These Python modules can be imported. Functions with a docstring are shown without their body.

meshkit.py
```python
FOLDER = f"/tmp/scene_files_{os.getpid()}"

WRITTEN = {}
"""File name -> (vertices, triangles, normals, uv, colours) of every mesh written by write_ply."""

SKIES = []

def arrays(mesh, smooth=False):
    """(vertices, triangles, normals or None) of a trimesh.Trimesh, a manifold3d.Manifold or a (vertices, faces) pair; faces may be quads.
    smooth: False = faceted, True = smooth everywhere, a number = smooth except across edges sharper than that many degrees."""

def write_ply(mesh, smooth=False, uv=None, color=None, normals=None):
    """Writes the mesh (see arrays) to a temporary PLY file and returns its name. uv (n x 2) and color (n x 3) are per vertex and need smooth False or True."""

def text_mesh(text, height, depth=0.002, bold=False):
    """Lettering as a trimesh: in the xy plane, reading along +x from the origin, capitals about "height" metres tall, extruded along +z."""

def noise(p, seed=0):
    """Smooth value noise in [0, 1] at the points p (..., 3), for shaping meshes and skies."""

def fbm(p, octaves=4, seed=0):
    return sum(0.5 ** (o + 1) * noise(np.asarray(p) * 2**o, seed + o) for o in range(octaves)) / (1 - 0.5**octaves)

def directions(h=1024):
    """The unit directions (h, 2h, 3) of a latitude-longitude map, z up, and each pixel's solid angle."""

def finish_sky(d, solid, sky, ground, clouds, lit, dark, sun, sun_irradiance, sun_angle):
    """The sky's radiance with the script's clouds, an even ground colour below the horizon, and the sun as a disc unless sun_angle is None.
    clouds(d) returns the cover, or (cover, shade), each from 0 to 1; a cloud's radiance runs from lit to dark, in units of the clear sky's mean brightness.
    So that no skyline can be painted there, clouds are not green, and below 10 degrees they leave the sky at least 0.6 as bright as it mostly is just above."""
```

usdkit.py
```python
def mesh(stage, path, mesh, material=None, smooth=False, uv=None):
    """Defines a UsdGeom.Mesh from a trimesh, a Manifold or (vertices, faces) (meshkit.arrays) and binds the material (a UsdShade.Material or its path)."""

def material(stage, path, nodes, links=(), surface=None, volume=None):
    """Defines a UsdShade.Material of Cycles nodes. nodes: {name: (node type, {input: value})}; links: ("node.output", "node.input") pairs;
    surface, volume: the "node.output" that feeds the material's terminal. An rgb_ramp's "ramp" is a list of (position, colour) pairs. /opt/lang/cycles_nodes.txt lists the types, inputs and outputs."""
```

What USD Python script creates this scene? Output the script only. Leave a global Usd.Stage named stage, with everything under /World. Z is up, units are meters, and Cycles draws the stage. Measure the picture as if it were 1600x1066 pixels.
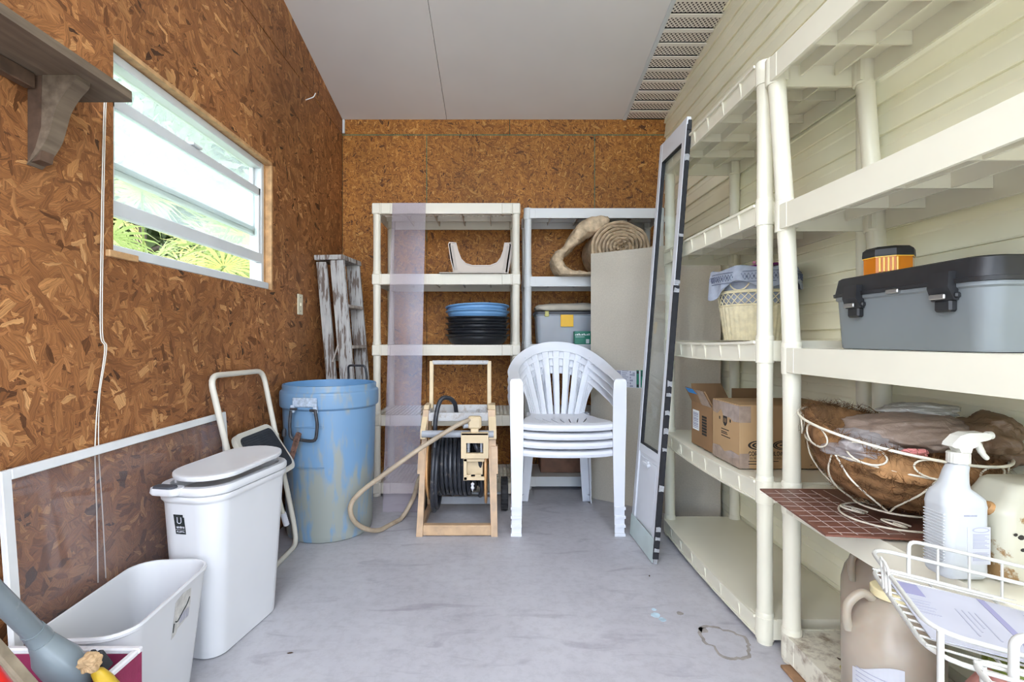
import math, random
import numpy as np
import trimesh
import manifold3d as m3
from shapely.geometry import Polygon, box as sbox, Point
from shapely import affinity
import meshkit, usdkit
from pxr import Usd, UsdGeom, UsdLux, UsdShade, Sdf, Gf, Vt

random.seed(7)
RNG = np.random.default_rng(7)
stage = Usd.Stage.CreateInMemory()
UsdGeom.SetStageUpAxis(stage, "Z")
UsdGeom.SetStageMetersPerUnit(stage, 1.0)
world = UsdGeom.Xform.Define(stage, "/World")
stage.SetDefaultPrim(world.GetPrim())

# ---------------------------------------------------------------- camera
FPX, CX, CY, CH = 766.0, 775.0, 530.0, 0.985
cam = UsdGeom.Camera.Define(stage, "/World/camera")
cam.CreateHorizontalApertureAttr(36.0)
cam.CreateVerticalApertureAttr(36.0 * 1066 / 1600)
cam.CreateFocalLengthAttr(FPX / 1600 * 36.0)
cam.CreateHorizontalApertureOffsetAttr(25.0 / 1600 * 36.0)
cam.CreateVerticalApertureOffsetAttr(-3.0 / 1600 * 36.0)
cam.CreateClippingRangeAttr(Gf.Vec2f(0.03, 500.0))
cam.AddTranslateOp().Set(Gf.Vec3d(0, 0, CH))
cam.AddRotateXYZOp().Set(Gf.Vec3f(90, 0, 0))
cam.CreateExposureAttr(EXPOSURE := 4.17)

# ---------------------------------------------------------------- sky and sun
sky = usdkit.material(stage, "/World/Looks/sky", {
    "s": ("sky_texture", {"sky_type": "hosek_wilkie", "sun_direction": (0.32, 0.28, 0.9), "turbidity": 3.0, "ground_albedo": 0.35}),
    "tc": ("texture_coordinate", {}),
    "n": ("noise_texture", {"scale": 2.4, "detail": 6.0, "roughness": 0.55}),
    "r": ("rgb_ramp", {"ramp": [(0.42, (0, 0, 0)), (0.66, (1, 1, 1))]}),
    "m": ("mix", {"color2": (0.62, 0.64, 0.68)}),
    "b": ("background_shader", {"strength": 1.0}),
}, [("tc.generated", "n.vector"), ("n.fac", "r.fac"), ("r.color", "m.fac"), ("s.color", "m.color1"), ("m.color", "b.color")], surface="b.background")
dome = UsdLux.DomeLight.Define(stage, "/World/sky")
dome.CreateIntensityAttr(1.0)
UsdShade.MaterialBindingAPI.Apply(dome.GetPrim()).Bind(sky)
sun = UsdLux.DistantLight.Define(stage, "/World/sun")
sun.CreateAngleAttr(0.6)
sun.CreateIntensityAttr(9.0)
sun.CreateColorAttr(Gf.Vec3f(1.0, 0.95, 0.86))
_d = np.array([0.32, 0.28, 0.9]); _d = _d / np.linalg.norm(_d)
sun.AddTransformOp().Set(Gf.Matrix4d().SetRotate(Gf.Rotation(Gf.Vec3d(0, 0, 1), Gf.Vec3d(*map(float, _d)))))

# ---------------------------------------------------------------- helpers
MAT, USED = {}, {}
def numbered(parent, name):
    k = (parent, name); n = USED.get(k, 0); USED[k] = n + 1
    return name if n == 0 else f"{name}_{n:03d}"
def say(p, label=None, cat=None, group=None, kind=None):
    for k, v in (("label", label), ("category", cat), ("group", group), ("kind", kind)):
        if v: p.SetCustomDataByKey(k, v)
    return p
def thing(name, label=None, cat=None, loc=(0, 0, 0), rotz=0.0, group=None, kind=None):
    path = "/World/" + numbered("/World", name)
    x = UsdGeom.Xform.Define(stage, path)
    x.AddTranslateOp().Set(Gf.Vec3d(*map(float, loc)))
    if rotz: x.AddRotateZOp().Set(float(rotz))
    p = say(x.GetPrim(), label, cat, group, kind)
    c, s = math.cos(math.radians(rotz)), math.sin(math.radians(rotz))
    INV[path] = (np.array(loc, float), np.array([[c, s, 0], [-s, c, 0], [0, 0, 1.0]]))
    return p
INV = {}
def vf(m):
    v, f, _ = meshkit.arrays(m)
    return np.array(v, float), np.array(f, int)
def part(parent, name, mesh, mat, smooth=30, label=None, kind=None, local=False, uv=None):
    """One mesh under a thing. mesh is in world space unless local."""
    pp = parent.GetPath().pathString
    path = pp + "/" + numbered(pp, name)
    v, f = vf(mesh)
    if not local:
        top = "/".join(pp.split("/")[:3])
        if top in INV:
            t, r = INV[top]; v = (v - t) @ r.T
    m = usdkit.mesh(stage, path, (v, f), MAT[mat] if isinstance(mat, str) else mat, smooth=smooth, uv=uv)
    return say(m.GetPrim(), label, None, None, kind)
def solo(name, mesh, mat, label, cat, smooth=30, group=None, kind=None):
    path = "/World/" + numbered("/World", name)
    m = usdkit.mesh(stage, path, vf(mesh), MAT[mat], smooth=smooth)
    return say(m.GetPrim(), label, cat, group, kind)
def copy_of(src, loc, rotz, label, group=None):
    was = src.GetCustomData()
    r = thing(src.GetName().rstrip("0123456789").rstrip("_"), label, was["category"], loc, rotz, group or was.get("group"))
    for op in list(UsdGeom.Xformable(r).GetOrderedXformOps()): pass
    r.GetReferences().AddInternalReference(src.GetPath()); r.SetInstanceable(True)
    return r
def at(px, py, y):
    """The point at depth y that stands at a place of the photograph (1600 x 1066)."""
    return np.array([(px - CX) * y / FPX, y, CH - (py - CY) * y / FPX])

def cat(*ms):
    ms = [x for m in ms for x in (m if isinstance(m, list) else [m])]
    vs, fs, n = [], [], 0
    for m in ms:
        v, f = vf(m); vs.append(v); fs.append(f + n); n += len(v)
    return trimesh.Trimesh(np.vstack(vs), np.vstack(fs), process=False)
def bx(x0, x1, y0, y1, z0, z1, b=0.0):
    x0, x1 = min(x0, x1), max(x0, x1); y0, y1 = min(y0, y1), max(y0, y1); z0, z1 = min(z0, z1), max(z0, z1)
    if b <= 0:
        m = trimesh.creation.box((x1 - x0, y1 - y0, z1 - z0)); m.apply_translation(((x0 + x1) / 2, (y0 + y1) / 2, (z0 + z1) / 2)); return m
    b = min(b, (x1 - x0) * .45, (y1 - y0) * .45, (z1 - z0) * .45)
    p = []
    for sx in (0, 1):
        for sy in (0, 1):
            for sz in (0, 1):
                c = np.array([(x0, x1)[sx], (y0, y1)[sy], (z0, z1)[sz]]); d = np.array([1 - 2 * sx, 1 - 2 * sy, 1 - 2 * sz]) * b
                for k in range(3):
                    e = d.copy(); e[k] = 0; p.append(c + e)
    return trimesh.convex.convex_hull(np.array(p))
def obox(c, u, v, w, b=0.0):
    """A box about c with half-axis vectors u, v, w."""
    c, u, v, w = (np.asarray(t, float) for t in (c, u, v, w))
    L = [np.linalg.norm(t) for t in (u, v, w)]
    m = bx(-L[0], L[0], -L[1], L[1], -L[2], L[2], b)
    R = np.stack([u / L[0], v / L[1], w / L[2]], 1)
    if np.linalg.det(R) < 0: m = trimesh.Trimesh(np.array(m.vertices), np.array(m.faces)[:, ::-1], process=False)
    return trimesh.Trimesh(np.array(m.vertices) @ R.T + c, m.faces, process=False)
def smooth_path(pts, n=8, closed=False):
    """Catmull-Rom through the points."""
    p = np.asarray(pts, float)
    q = np.vstack([p[-1:], p, p[:2]]) if closed else np.vstack([2 * p[:1] - p[1:2], p, 2 * p[-1:] - p[-2:-1]])
    out = []
    for i in range(1, len(q) - 2):
        t = np.linspace(0, 1, n, endpoint=False)[:, None]
        a, b, c, d = q[i - 1], q[i], q[i + 1], q[i + 2]
        out.append(.5 * (2 * b + (c - a) * t + (2 * a - 5 * b + 4 * c - d) * t ** 2 + (3 * b - a - 3 * c + d) * t ** 3))
    if not closed: out.append(p[-1:])
    return np.vstack(out)
def rounded(pts, r, n=5, closed=False):
    """A polyline with rounded corners."""
    p = [np.asarray(a, float) for a in pts]; N = len(p); out = []
    for i in range(N):
        if not closed and i in (0, N - 1): out.append(p[i]); continue
        a, b, c = p[i - 1], p[i], p[(i + 1) % N]
        u, v = a - b, c - b; lu, lv = np.linalg.norm(u), np.linalg.norm(v); k = min(r, lu * .49, lv * .49)
        s, e = b + u / lu * k, b + v / lv * k
        for t in np.linspace(0, 1, n): out.append((1 - t) ** 2 * s + 2 * t * (1 - t) * b + t * t * e)
    return np.array(out)
def tube(pts, r, k=8, closed=False, caps=True):
    p = np.asarray(pts, float); n = len(p)
    r = np.broadcast_to(np.asarray(r, float), (n,))
    t = np.roll(p, -1, 0) - np.roll(p, 1, 0) if closed else np.gradient(p, axis=0)
    t = t / (np.linalg.norm(t, axis=1, keepdims=True) + 1e-12)
    a = np.cross(t[0], [0, 0, 1.0] if abs(t[0][2]) < .9 else [1.0, 0, 0]); a /= np.linalg.norm(a)
    A = []
    for i in range(n):
        a = a - t[i] * (a @ t[i]); a /= np.linalg.norm(a) + 1e-12; A.append(a)
    A = np.array(A); B = np.cross(t, A)
    ang = np.arange(k) * 2 * np.pi / k
    v = (p[:, None] + r[:, None, None] * (np.cos(ang)[None, :, None] * A[:, None] + np.sin(ang)[None, :, None] * B[:, None])).reshape(-1, 3)
    f = []
    m = n if closed else n - 1
    for i in range(m):
        j = (i + 1) % n
        for s in range(k):
            s2 = (s + 1) % k
            f += [[i * k + s, i * k + s2, j * k + s2], [i * k + s, j * k + s2, j * k + s]]
    if caps and not closed:
        v = np.vstack([v, p[:1], p[-1:]]); c0, c1 = len(v) - 2, len(v) - 1
        for s in range(k):
            s2 = (s + 1) % k
            f += [[c0, s2, s], [c1, (n - 1) * k + s, (n - 1) * k + s2]]
    return trimesh.Trimesh(v, np.array(f), process=False)
def loft(rings, cap0=True, cap1=True):
    R = [np.asarray(r, float) for r in rings]; k = len(R[0]); v = np.vstack(R); f = []
    for i in range(len(R) - 1):
        for s in range(k):
            s2 = (s + 1) % k
            f += [[i * k + s, i * k + s2, (i + 1) * k + s2], [i * k + s, (i + 1) * k + s2, (i + 1) * k + s]]
    for on, base, ring, fl in ((cap0, 0, R[0], True), (cap1, (len(R) - 1) * k, R[-1], False)):
        if on:
            v = np.vstack([v, ring.mean(0)[None]]); c = len(v) - 1
            for s in range(k):
                s2 = (s + 1) % k
                f.append([c, base + s2, base + s] if fl else [c, base + s, base + s2])
    return trimesh.Trimesh(v, np.array(f), process=False)
def lathe(profile, k=40, c=(0, 0, 0), cap0=True, cap1=True):
    a = np.arange(k) * 2 * np.pi / k
    return loft([np.stack([c[0] + r * np.cos(a), c[1] + r * np.sin(a), np.full(k, c[2] + z)], 1) for r, z in profile], cap0, cap1)
def rrect(hx, hy, r, n=6):
    out = []
    for cx, cy, a0 in ((hx - r, hy - r, 0), (-hx + r, hy - r, 90), (-hx + r, -hy + r, 180), (hx - r, -hy + r, 270)):
        for a in np.radians(np.linspace(a0, a0 + 90, n)): out.append((cx + r * math.cos(a), cy + r * math.sin(a)))
    return np.array(out)
def ring3(p2, z): return np.column_stack([p2, np.full(len(p2), z)])
def prism(poly, d):
    """Extrudes a shapely polygon (or points) along +z by d."""
    if not hasattr(poly, "exterior"): poly = Polygon(poly)
    return trimesh.creation.extrude_polygon(poly, d, engine="earcut")
def frame(m, o, u, v, w=None):
    """Puts a mesh's x, y, z along u, v, w from the origin o."""
    u, v = np.asarray(u, float), np.asarray(v, float); w = np.cross(u, v) if w is None else np.asarray(w, float)
    V, F = vf(m); R = np.stack([u, v, w], 1)
    if np.linalg.det(R) < 0: F = F[:, ::-1]
    return trimesh.Trimesh(V @ R.T + np.asarray(o, float), F, process=False)
def ribbon(pts, half, nrm, thick, bulge=0.0):
    """A flat band along pts: half = half-width vectors, nrm = normals; rounded edges."""
    rings = []
    for p, h, n in zip(pts, half, nrm):
        t = n * thick / 2; e = h * (1 - min(.3, thick / 2 / (np.linalg.norm(h) + 1e-9)))
        rings.append([p - e - t, p - bulge * n * 0 + bulge * n - t, p + e - t, p + h, p + e + t, p + bulge * n + t, p - e + t, p - h])
    return loft([np.array(r) for r in rings])
def disp(m, amp, scale, seed=0):
    V, F = vf(m); mm = trimesh.Trimesh(V, F, process=False); n = np.array(mm.vertex_normals)
    return trimesh.Trimesh(V + n * ((meshkit.fbm(V * scale + 100, 4, seed) - .5) * 2 * amp)[:, None], F, process=False)
def text(s, h, o, u, v, mat_depth=0.0006, bold=True):
    return frame(meshkit.text_mesh(s, h, mat_depth, bold), o, u, v)
def rot2(p, deg):
    c, s = math.cos(math.radians(deg)), math.sin(math.radians(deg)); p = np.array(p, float)
    q = p.copy(); q[..., 0] = c * p[..., 0] - s * p[..., 1]; q[..., 1] = s * p[..., 0] + c * p[..., 1]; return q

# ---------------------------------------------------------------- materials
def pane(name, tint, haze, haze_kind, haze_col, base=.035, edge=.55, rough=.01):
    """A thin pane: clear, with a reflection that grows towards grazing angles, and a little dust."""
    return mat(name, {"t": ("transparent_bsdf", {"color": tint}), "g": ("glossy_bsdf", {"roughness": rough, "color": (.95, .95, .95)}), "lw": ("layer_weight", {"blend": .5}),
        "pw": ("math", {"math_type": "power", "value2": 4.0}), "ml": ("math", {"math_type": "multiply_add", "value2": edge, "value3": base}), "m": ("mix_closure", {}),
        "h": (haze_kind, {"color": haze_col}), "m2": ("mix_closure", {"fac": haze})},
        [("lw.facing", "pw.value1"), ("pw.value", "ml.value1"), ("ml.value", "m.fac"), ("t.BSDF", "m.closure1"), ("g.BSDF", "m.closure2"), ("m.closure", "m2.closure1"), ("h.BSDF", "m2.closure2")], surface="m2.closure")
def mat(name, nodes, links, surface="p.BSDF"):
    MAT[name] = usdkit.material(stage, "/World/Looks/" + name, nodes, links, surface=surface); return MAT[name]
def plain(name, col, rough=0.5, var=0.0, scale=6.0, bump=0.0, bscale=80.0, metal=0.0, dirt=None, dirt_at=(0.62, 0.75), dscale=9.0, **kw):
    """A principled surface with soft tone variation, fine relief and, if given, scattered dirt."""
    n = {"g": ("geometry", {}), "p": ("principled_bsdf", {"roughness": rough, "metallic": metal, "base_color": col, **kw})}; L = []
    src = None
    if var:
        n["n"] = ("noise_texture", {"scale": scale, "detail": 4.0})
        n["r"] = ("rgb_ramp", {"ramp": [(0.3, tuple(c * (1 - var) for c in col)), (0.7, tuple(min(1, c * (1 + var)) for c in col))]})
        L += [("g.position", "n.vector"), ("n.fac", "r.fac")]; src = "r.color"
    if dirt is not None:
        n["dn"] = ("noise_texture", {"scale": dscale, "detail": 8.0, "roughness": 0.65})
        n["dr"] = ("rgb_ramp", {"ramp": [(dirt_at[0], (0, 0, 0)), (dirt_at[1], (1, 1, 1))]})
        n["dm"] = ("mix", {"color1": col, "color2": dirt})
        L += [("g.position", "dn.vector"), ("dn.fac", "dr.fac"), ("dr.color", "dm.fac")]
        if src: L.append((src, "dm.color1"))
        src = "dm.color"
    if src: L.append((src, "p.base_color"))
    if bump:
        n["bn"] = ("noise_texture", {"scale": bscale, "detail": 3.0})
        n["b"] = ("bump", {"strength": bump, "distance": 0.002})
        L += [("g.position", "bn.vector"), ("bn.fac", "b.height"), ("b.normal", "p.normal")]
    return mat(name, n, L)

def osb(name, tones, scale=1.0, angle0=0.0, wear=True):
    """Pressed wood strands: layers of long cells at several angles, the topmost of each place showing."""
    n = {"g": ("geometry", {}), "sx": ("separate_xyz", {}), "ad": ("math", {"math_type": "add"}), "c": ("combine_xyz", {}),
         "wn": ("noise_texture", {"scale": 6.0, "detail": 2.0}), "ws": ("vector_math", {"math_type": "scale", "scale": 0.035 / scale}), "wa": ("vector_math", {"math_type": "add"}), "wn2": ("noise_texture", {"scale": 55.0 * scale, "detail": 3.0}), "ws2": ("vector_math", {"math_type": "scale", "scale": 0.011 / scale}), "wa2": ("vector_math", {"math_type": "add"})}
    L = [("g.position", "sx.vector"), ("sx.x", "ad.value1"), ("sx.y", "ad.value2"), ("ad.value", "c.x"), ("sx.z", "c.y"),
         ("c.vector", "wn.vector"), ("wn.color", "ws.vector1"), ("c.vector", "wa2.vector1"), ("ws.vector", "wa2.vector2"), ("c.vector", "wn2.vector"), ("wn2.color", "ws2.vector1"), ("wa2.vector", "wa.vector1"), ("ws2.vector", "wa.vector2")]
    col = pri = gr = None
    lay = [(8, 13, 55), (-37, 15, 48), (52, 12, 40), (83, 20, 75), (-68, 24, 70), (25, 34, 130), (-12, 30, 150), (70, 26, 120)]
    for i, (a, s1, s2) in enumerate(lay):
        A, V, S, F_ = f"rot{i}", f"vor{i}", f"sep{i}", f"fib{i}"
        n[A] = ("mapping", {"rotation": (0, 0, math.radians(a + angle0)), "location": (1.7 * i, .9 * i, 0)})
        n["sc" + str(i)] = ("mapping", {"scale": (s1 * scale, s2 * scale, 1)})
        n[V] = ("voronoi_texture", {"dimensions": "2D", "scale": 1.0, "randomness": 1.0})
        n[S] = ("separate_color", {})
        n["fs" + str(i)] = ("mapping", {"scale": (16 * scale, 420 * scale, 1)})
        n[F_] = ("noise_texture", {"scale": 1.0, "detail": 2.0})
        L += [("wa.vector", A + ".vector"), (A + ".vector", f"sc{i}.vector"), (f"sc{i}.vector", V + ".vector"), (V + ".color", S + ".color"), (A + ".vector", f"fs{i}.vector"), (f"fs{i}.vector", F_ + ".vector")]
        if i == 0: col, pri, gr = S + ".r", S + ".g", F_ + ".fac"; continue
        n[f"gt{i}"] = ("math", {"math_type": "greater_than"})
        n[f"mx{i}"] = ("mix_float", {}); n[f"mp{i}"] = ("math", {"math_type": "maximum"}); n[f"mg{i}"] = ("mix_float", {})
        L += [(S + ".g", f"gt{i}.value1"), (pri, f"gt{i}.value2"), (f"gt{i}.value", f"mx{i}.fac"), (col, f"mx{i}.a"), (S + ".r", f"mx{i}.b"),
              (f"gt{i}.value", f"mg{i}.fac"), (gr, f"mg{i}.a"), (F_ + ".fac", f"mg{i}.b"), (pri, f"mp{i}.value1"), (S + ".g", f"mp{i}.value2")]
        col, pri, gr = f"mx{i}.result", f"mp{i}.value", f"mg{i}.result"
    n["ra"] = ("rgb_ramp", {"ramp": tones})
    n["gm"] = ("map_range", {"from_min": 0.3, "from_max": 0.7, "to_min": 0.62, "to_max": 1.3})
    n["cl"] = ("noise_texture", {"scale": 1.6, "detail": 3.0}); n["cm"] = ("map_range", {"from_min": 0.3, "from_max": 0.7, "to_min": 0.78, "to_max": 1.18})
    n["mm"] = ("math", {"math_type": "multiply"}); n["cc"] = ("combine_xyz", {})
    n["mu"] = ("mix", {"mix_type": "multiply", "fac": 1.0})
    n["ha"] = ("math", {"math_type": "multiply_add", "value2": 0.25}); n["b"] = ("bump", {"strength": 0.55, "distance": 0.0022})
    n["p"] = ("principled_bsdf", {"roughness": 0.58, "specular_ior_level": 0.35})
    L += [(col, "ra.fac"), (gr, "gm.value"), ("c.vector", "cl.vector"), ("cl.fac", "cm.value"), ("gm.result", "mm.value1"), ("cm.result", "mm.value2"),
          ("mm.value", "cc.x"), ("mm.value", "cc.y"), ("mm.value", "cc.z"), ("ra.color", "mu.color1"), ("cc.vector", "mu.color2"), ("mu.color", "p.base_color"),
          (gr, "ha.value1"), (col, "ha.value3"), ("ha.value", "b.height"), ("b.normal", "p.normal")]
    return mat(name, n, L)

osb("strand_board", [(0, (.05, .021, .009)), (.02, (.13, .047, .014)), (.09, (.215, .082, .027)), (.5, (.29, .115, .037)), (.86, (.35, .149, .052)), (.94, (.43, .195, .066)), (1, (.54, .28, .11))], .74)
osb("strand_board_fine", [(0, (.08, .027, .007)), (.04, (.21, .074, .013)), (.35, (.33, .124, .020)), (.65, (.40, .154, .025)), (.9, (.48, .20, .038)), (1, (.58, .29, .075))], 1.5, 20)
plain("edge_green", (.02, .05, .035), .8)
plain("raw_wood", (.50, .29, .13), .6, .25, 30, .3, 120)
plain("window_vinyl", (.62, .64, .64), .35, .04, 8)
plain("white_metal", (.70, .70, .69), .35, .05, 9, dirt=(.45, .40, .33), dirt_at=(.68, .8))
plain("ceiling_panel", (.73, .70, .675), .6, .03, 2)
plain("vinyl_siding", (.90, .855, .64), .42, .05, 3, .12, 60, dirt=(.42, .36, .2), dirt_at=(.70, .82), dscale=14)
plain("dark", (.012, .012, .014), .7)
plain("concrete_outside", (.50, .49, .47), .8, .12, 3)
plain("grass_ground", (.20, .24, .09), .9, .5, 4)
# ---------------------------------------------------------------- the shell
XL, XR, YB, YF = -1.115, 1.235, 3.56, -0.2
def ceil_z(y): return 2.58 + 0.189 * (YB - y)
# concrete slab
mat("concrete_floor", {
    "g": ("geometry", {}), "n1": ("noise_texture", {"scale": 1.7, "detail": 9.0, "roughness": 0.62}), "n2": ("noise_texture", {"scale": 26.0, "detail": 6.0, "roughness": 0.7}),
    "n3": ("noise_texture", {"scale": 3.1, "detail": 5.0, "distortion": 1.2}), "st": ("mapping", {"scale": (1.0, 3.5, 1)}),
    "r1": ("rgb_ramp", {"ramp": [(.3, (.385, .372, .392)), (.5, (.455, .446, .468)), (.72, (.525, .516, .535))]}),
    "r2": ("rgb_ramp", {"ramp": [(.36, (.90, .89, .89)), (.55, (1, 1, 1))]}),
    "r3": ("rgb_ramp", {"ramp": [(.30, (.80, .78, .80)), (.42, (1, 1, 1))]}),
    "m": ("mix", {"mix_type": "multiply", "fac": 1.0}), "m2": ("mix", {"mix_type": "multiply", "fac": 1.0}),
    "b": ("bump", {"strength": .25, "distance": .002}), "p": ("principled_bsdf", {"roughness": .48, "specular_ior_level": .35})},
    [("g.position", "n1.vector"), ("g.position", "n2.vector"), ("g.position", "st.vector"), ("st.vector", "n3.vector"), ("n1.fac", "r1.fac"), ("n2.fac", "r2.fac"), ("n3.fac", "r3.fac"),
     ("r1.color", "m.color1"), ("r2.color", "m.color2"), ("m.color", "m2.color1"), ("r3.color", "m2.color2"), ("m2.color", "p.base_color"), ("n2.fac", "b.height"), ("b.normal", "p.normal")])
fl = thing("floor", "smooth pale grey concrete floor slab with stains", None, kind="structure")
part(fl, "slab", bx(XL - .15, XR + .1, YF - .2, YB + .1, -.12, 0), "concrete_floor", False)
plain("floor_stain", (.31, .28, .25), .75, .35, 20)
plain("floor_blue", (.42, .55, .62), .7, .25, 30)
def blot(cx, cy, r, n, seed, ring=False, sx=1.0):
    a = np.arange(n) * 2 * np.pi / n
    k = r * (.65 + .7 * meshkit.fbm(np.column_stack([np.cos(a) * 2 + seed, np.sin(a) * 2 + seed, a * 0]), 3, seed))
    o = np.column_stack([cx + sx * k * np.cos(a), cy + k * np.sin(a)])
    P = Polygon(o).buffer(0)
    if ring: P = P.difference(affinity.scale(P, .86, .86)).buffer(0)
    return [prism(g, .0006) for g in getattr(P, "geoms", [P]) if g.area > 1e-6]
part(fl, "water_stain", cat(blot(.745, 1.60, .085, 48, 5, True, .9), blot(.70, 1.66, .016, 20, 9), blot(.66, 1.76, .012, 16, 4)), "floor_stain", False, "brown ring shaped stain on the concrete")
part(fl, "paint_smear", cat(blot(.57, 1.75, .016, 20, 7), blot(.585, 1.72, .012, 16, 3), blot(.575, 1.785, .008, 12, 2)), "floor_blue", False, "small pale blue paint smear")

# left wall: strand boards over a dark frame, with the window hole
WY0, WY1, WZ0, WZ1 = 1.428, 2.433, 1.228, 1.848
wl = thing("wall_left", "strand board wall on the left, with the window in it", None, kind="structure")
def wall_panel(poly, th=.011): return frame(prism(poly, th), (XL, 0, 0), (0, 1, 0), (0, 0, 1), (-1, 0, 0))
hole = sbox(WY0, WZ0, WY1, WZ1)
for (y0, y1) in ((YF, .949), (.952, 2.166), (2.169, YB - .006)):
    for lo, hi in ((0.004, 2.4655), (2.4705, 9)):
        P = sbox(y0, lo, y1, hi).intersection(Polygon([(YF, 0), (YB, 0), (YB, ceil_z(YB)), (YF, ceil_z(YF))])).difference(hole)
        for g in getattr(P, "geoms", [P]):
            if g.area > .002: part(wl, "panel", wall_panel(g), "strand_board", False)
back = sbox(YF, 0, YB, 3.5).intersection(Polygon([(YF, 0), (YB + .1, 0), (YB + .1, ceil_z(YB)), (YF, ceil_z(YF))])).difference(hole.buffer(.012, join_style=2))
part(wl, "framing", frame(prism(back, .09), (XL - .012, 0, 0), (0, 1, 0), (0, 0, 1), (-1, 0, 0)), "edge_green", False)
t = .012   # raw wood lining of the hole
for nm, b in (("top_lining", (WY0, WY1, WZ1 - .002, WZ1 + t)), ("side_lining", (WY1 - .002, WY1 + t, WZ0, WZ1))):
    part(wl, nm, bx(XL - .10, XL + .002, b[0], b[1], b[2], b[3]), "raw_wood", False)
part(wl, "sill_block", bx(XL - .03, XL + .012, 1.40, 1.515, 1.222, 1.242, .002), "raw_wood", False, "short stained wood block at the window corner")

# back wall: strand boards with green painted edges
wb = thing("wall_back", "orange brown strand board wall at the far end", None, kind="structure")
xs = [XL, -.503, .716, XR]
for lo, hi in ((.004, 2.465), (2.471, 2.58)):
    cuts = xs if lo < 1 else [XL, .1, XR]
    for a, b in zip(cuts[:-1], cuts[1:]):
        part(wb, "panel", bx(a + .002, b - .002, YB, YB + .011, lo, hi), "strand_board_fine", False)
part(wb, "framing", bx(XL - .12, XR + .1, YB + .012, YB + .09, 0, 2.58), "edge_green", False)
plain("green_string", (.03, .16, .10), .7)
part(wb, "chalk_line", cat(bx(-.505, -.501, YB - .0008, YB + .012, 1.7, 2.465), bx(.714, .718, YB - .0008, YB + .012, 1.7, 2.465), bx(XL, XR, YB - .0005, YB + .012, 2.4655, 2.4705)), "green_string", False, "dark green painted panel edges")
solo_trim = thing("trim_1", "small white strip at the top of the far left corner", None, kind="structure")
part(solo_trim, "strip", bx(XL + .003, XL + .02, YB - .016, YB - .002, 2.475, 2.575, .002), "window_vinyl", False)

# right wall: lap siding boards
wr = thing("wall_right", "pale yellow lap siding on the right wall", None, kind="structure")
H = .102
for i in range(34):
    z0, z1 = i * H, (i + 1) * H + .012
    y1 = YB - .001 if z0 < 2.58 else YB - (z0 - 2.58) / .189
    if y1 < YF + .2: break
    prof = [(XR, z0), (XR - .013, z0), (XR - .0145, z0 + .004), (XR - .0135, z0 + .012), (XR - .006, z0 + .064), (XR - .0075, z0 + .070), (XR - .001, z1), (XR, z1)]
    r0 = np.array([(x, YF, z) for x, z in prof]); r1 = r0.copy(); r1[:, 1] = y1
    part(wr, "siding_board", loft([r0, r1]), "vinyl_siding", False)
part(wr, "framing", frame(prism(Polygon([(YF, 0), (YB, 0), (YB, 2.58), (YF, ceil_z(YF))]), .08), (XR + .081, 0, 0), (0, 1, 0), (0, 0, 1), (-1, 0, 0)), "edge_green", False)

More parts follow.
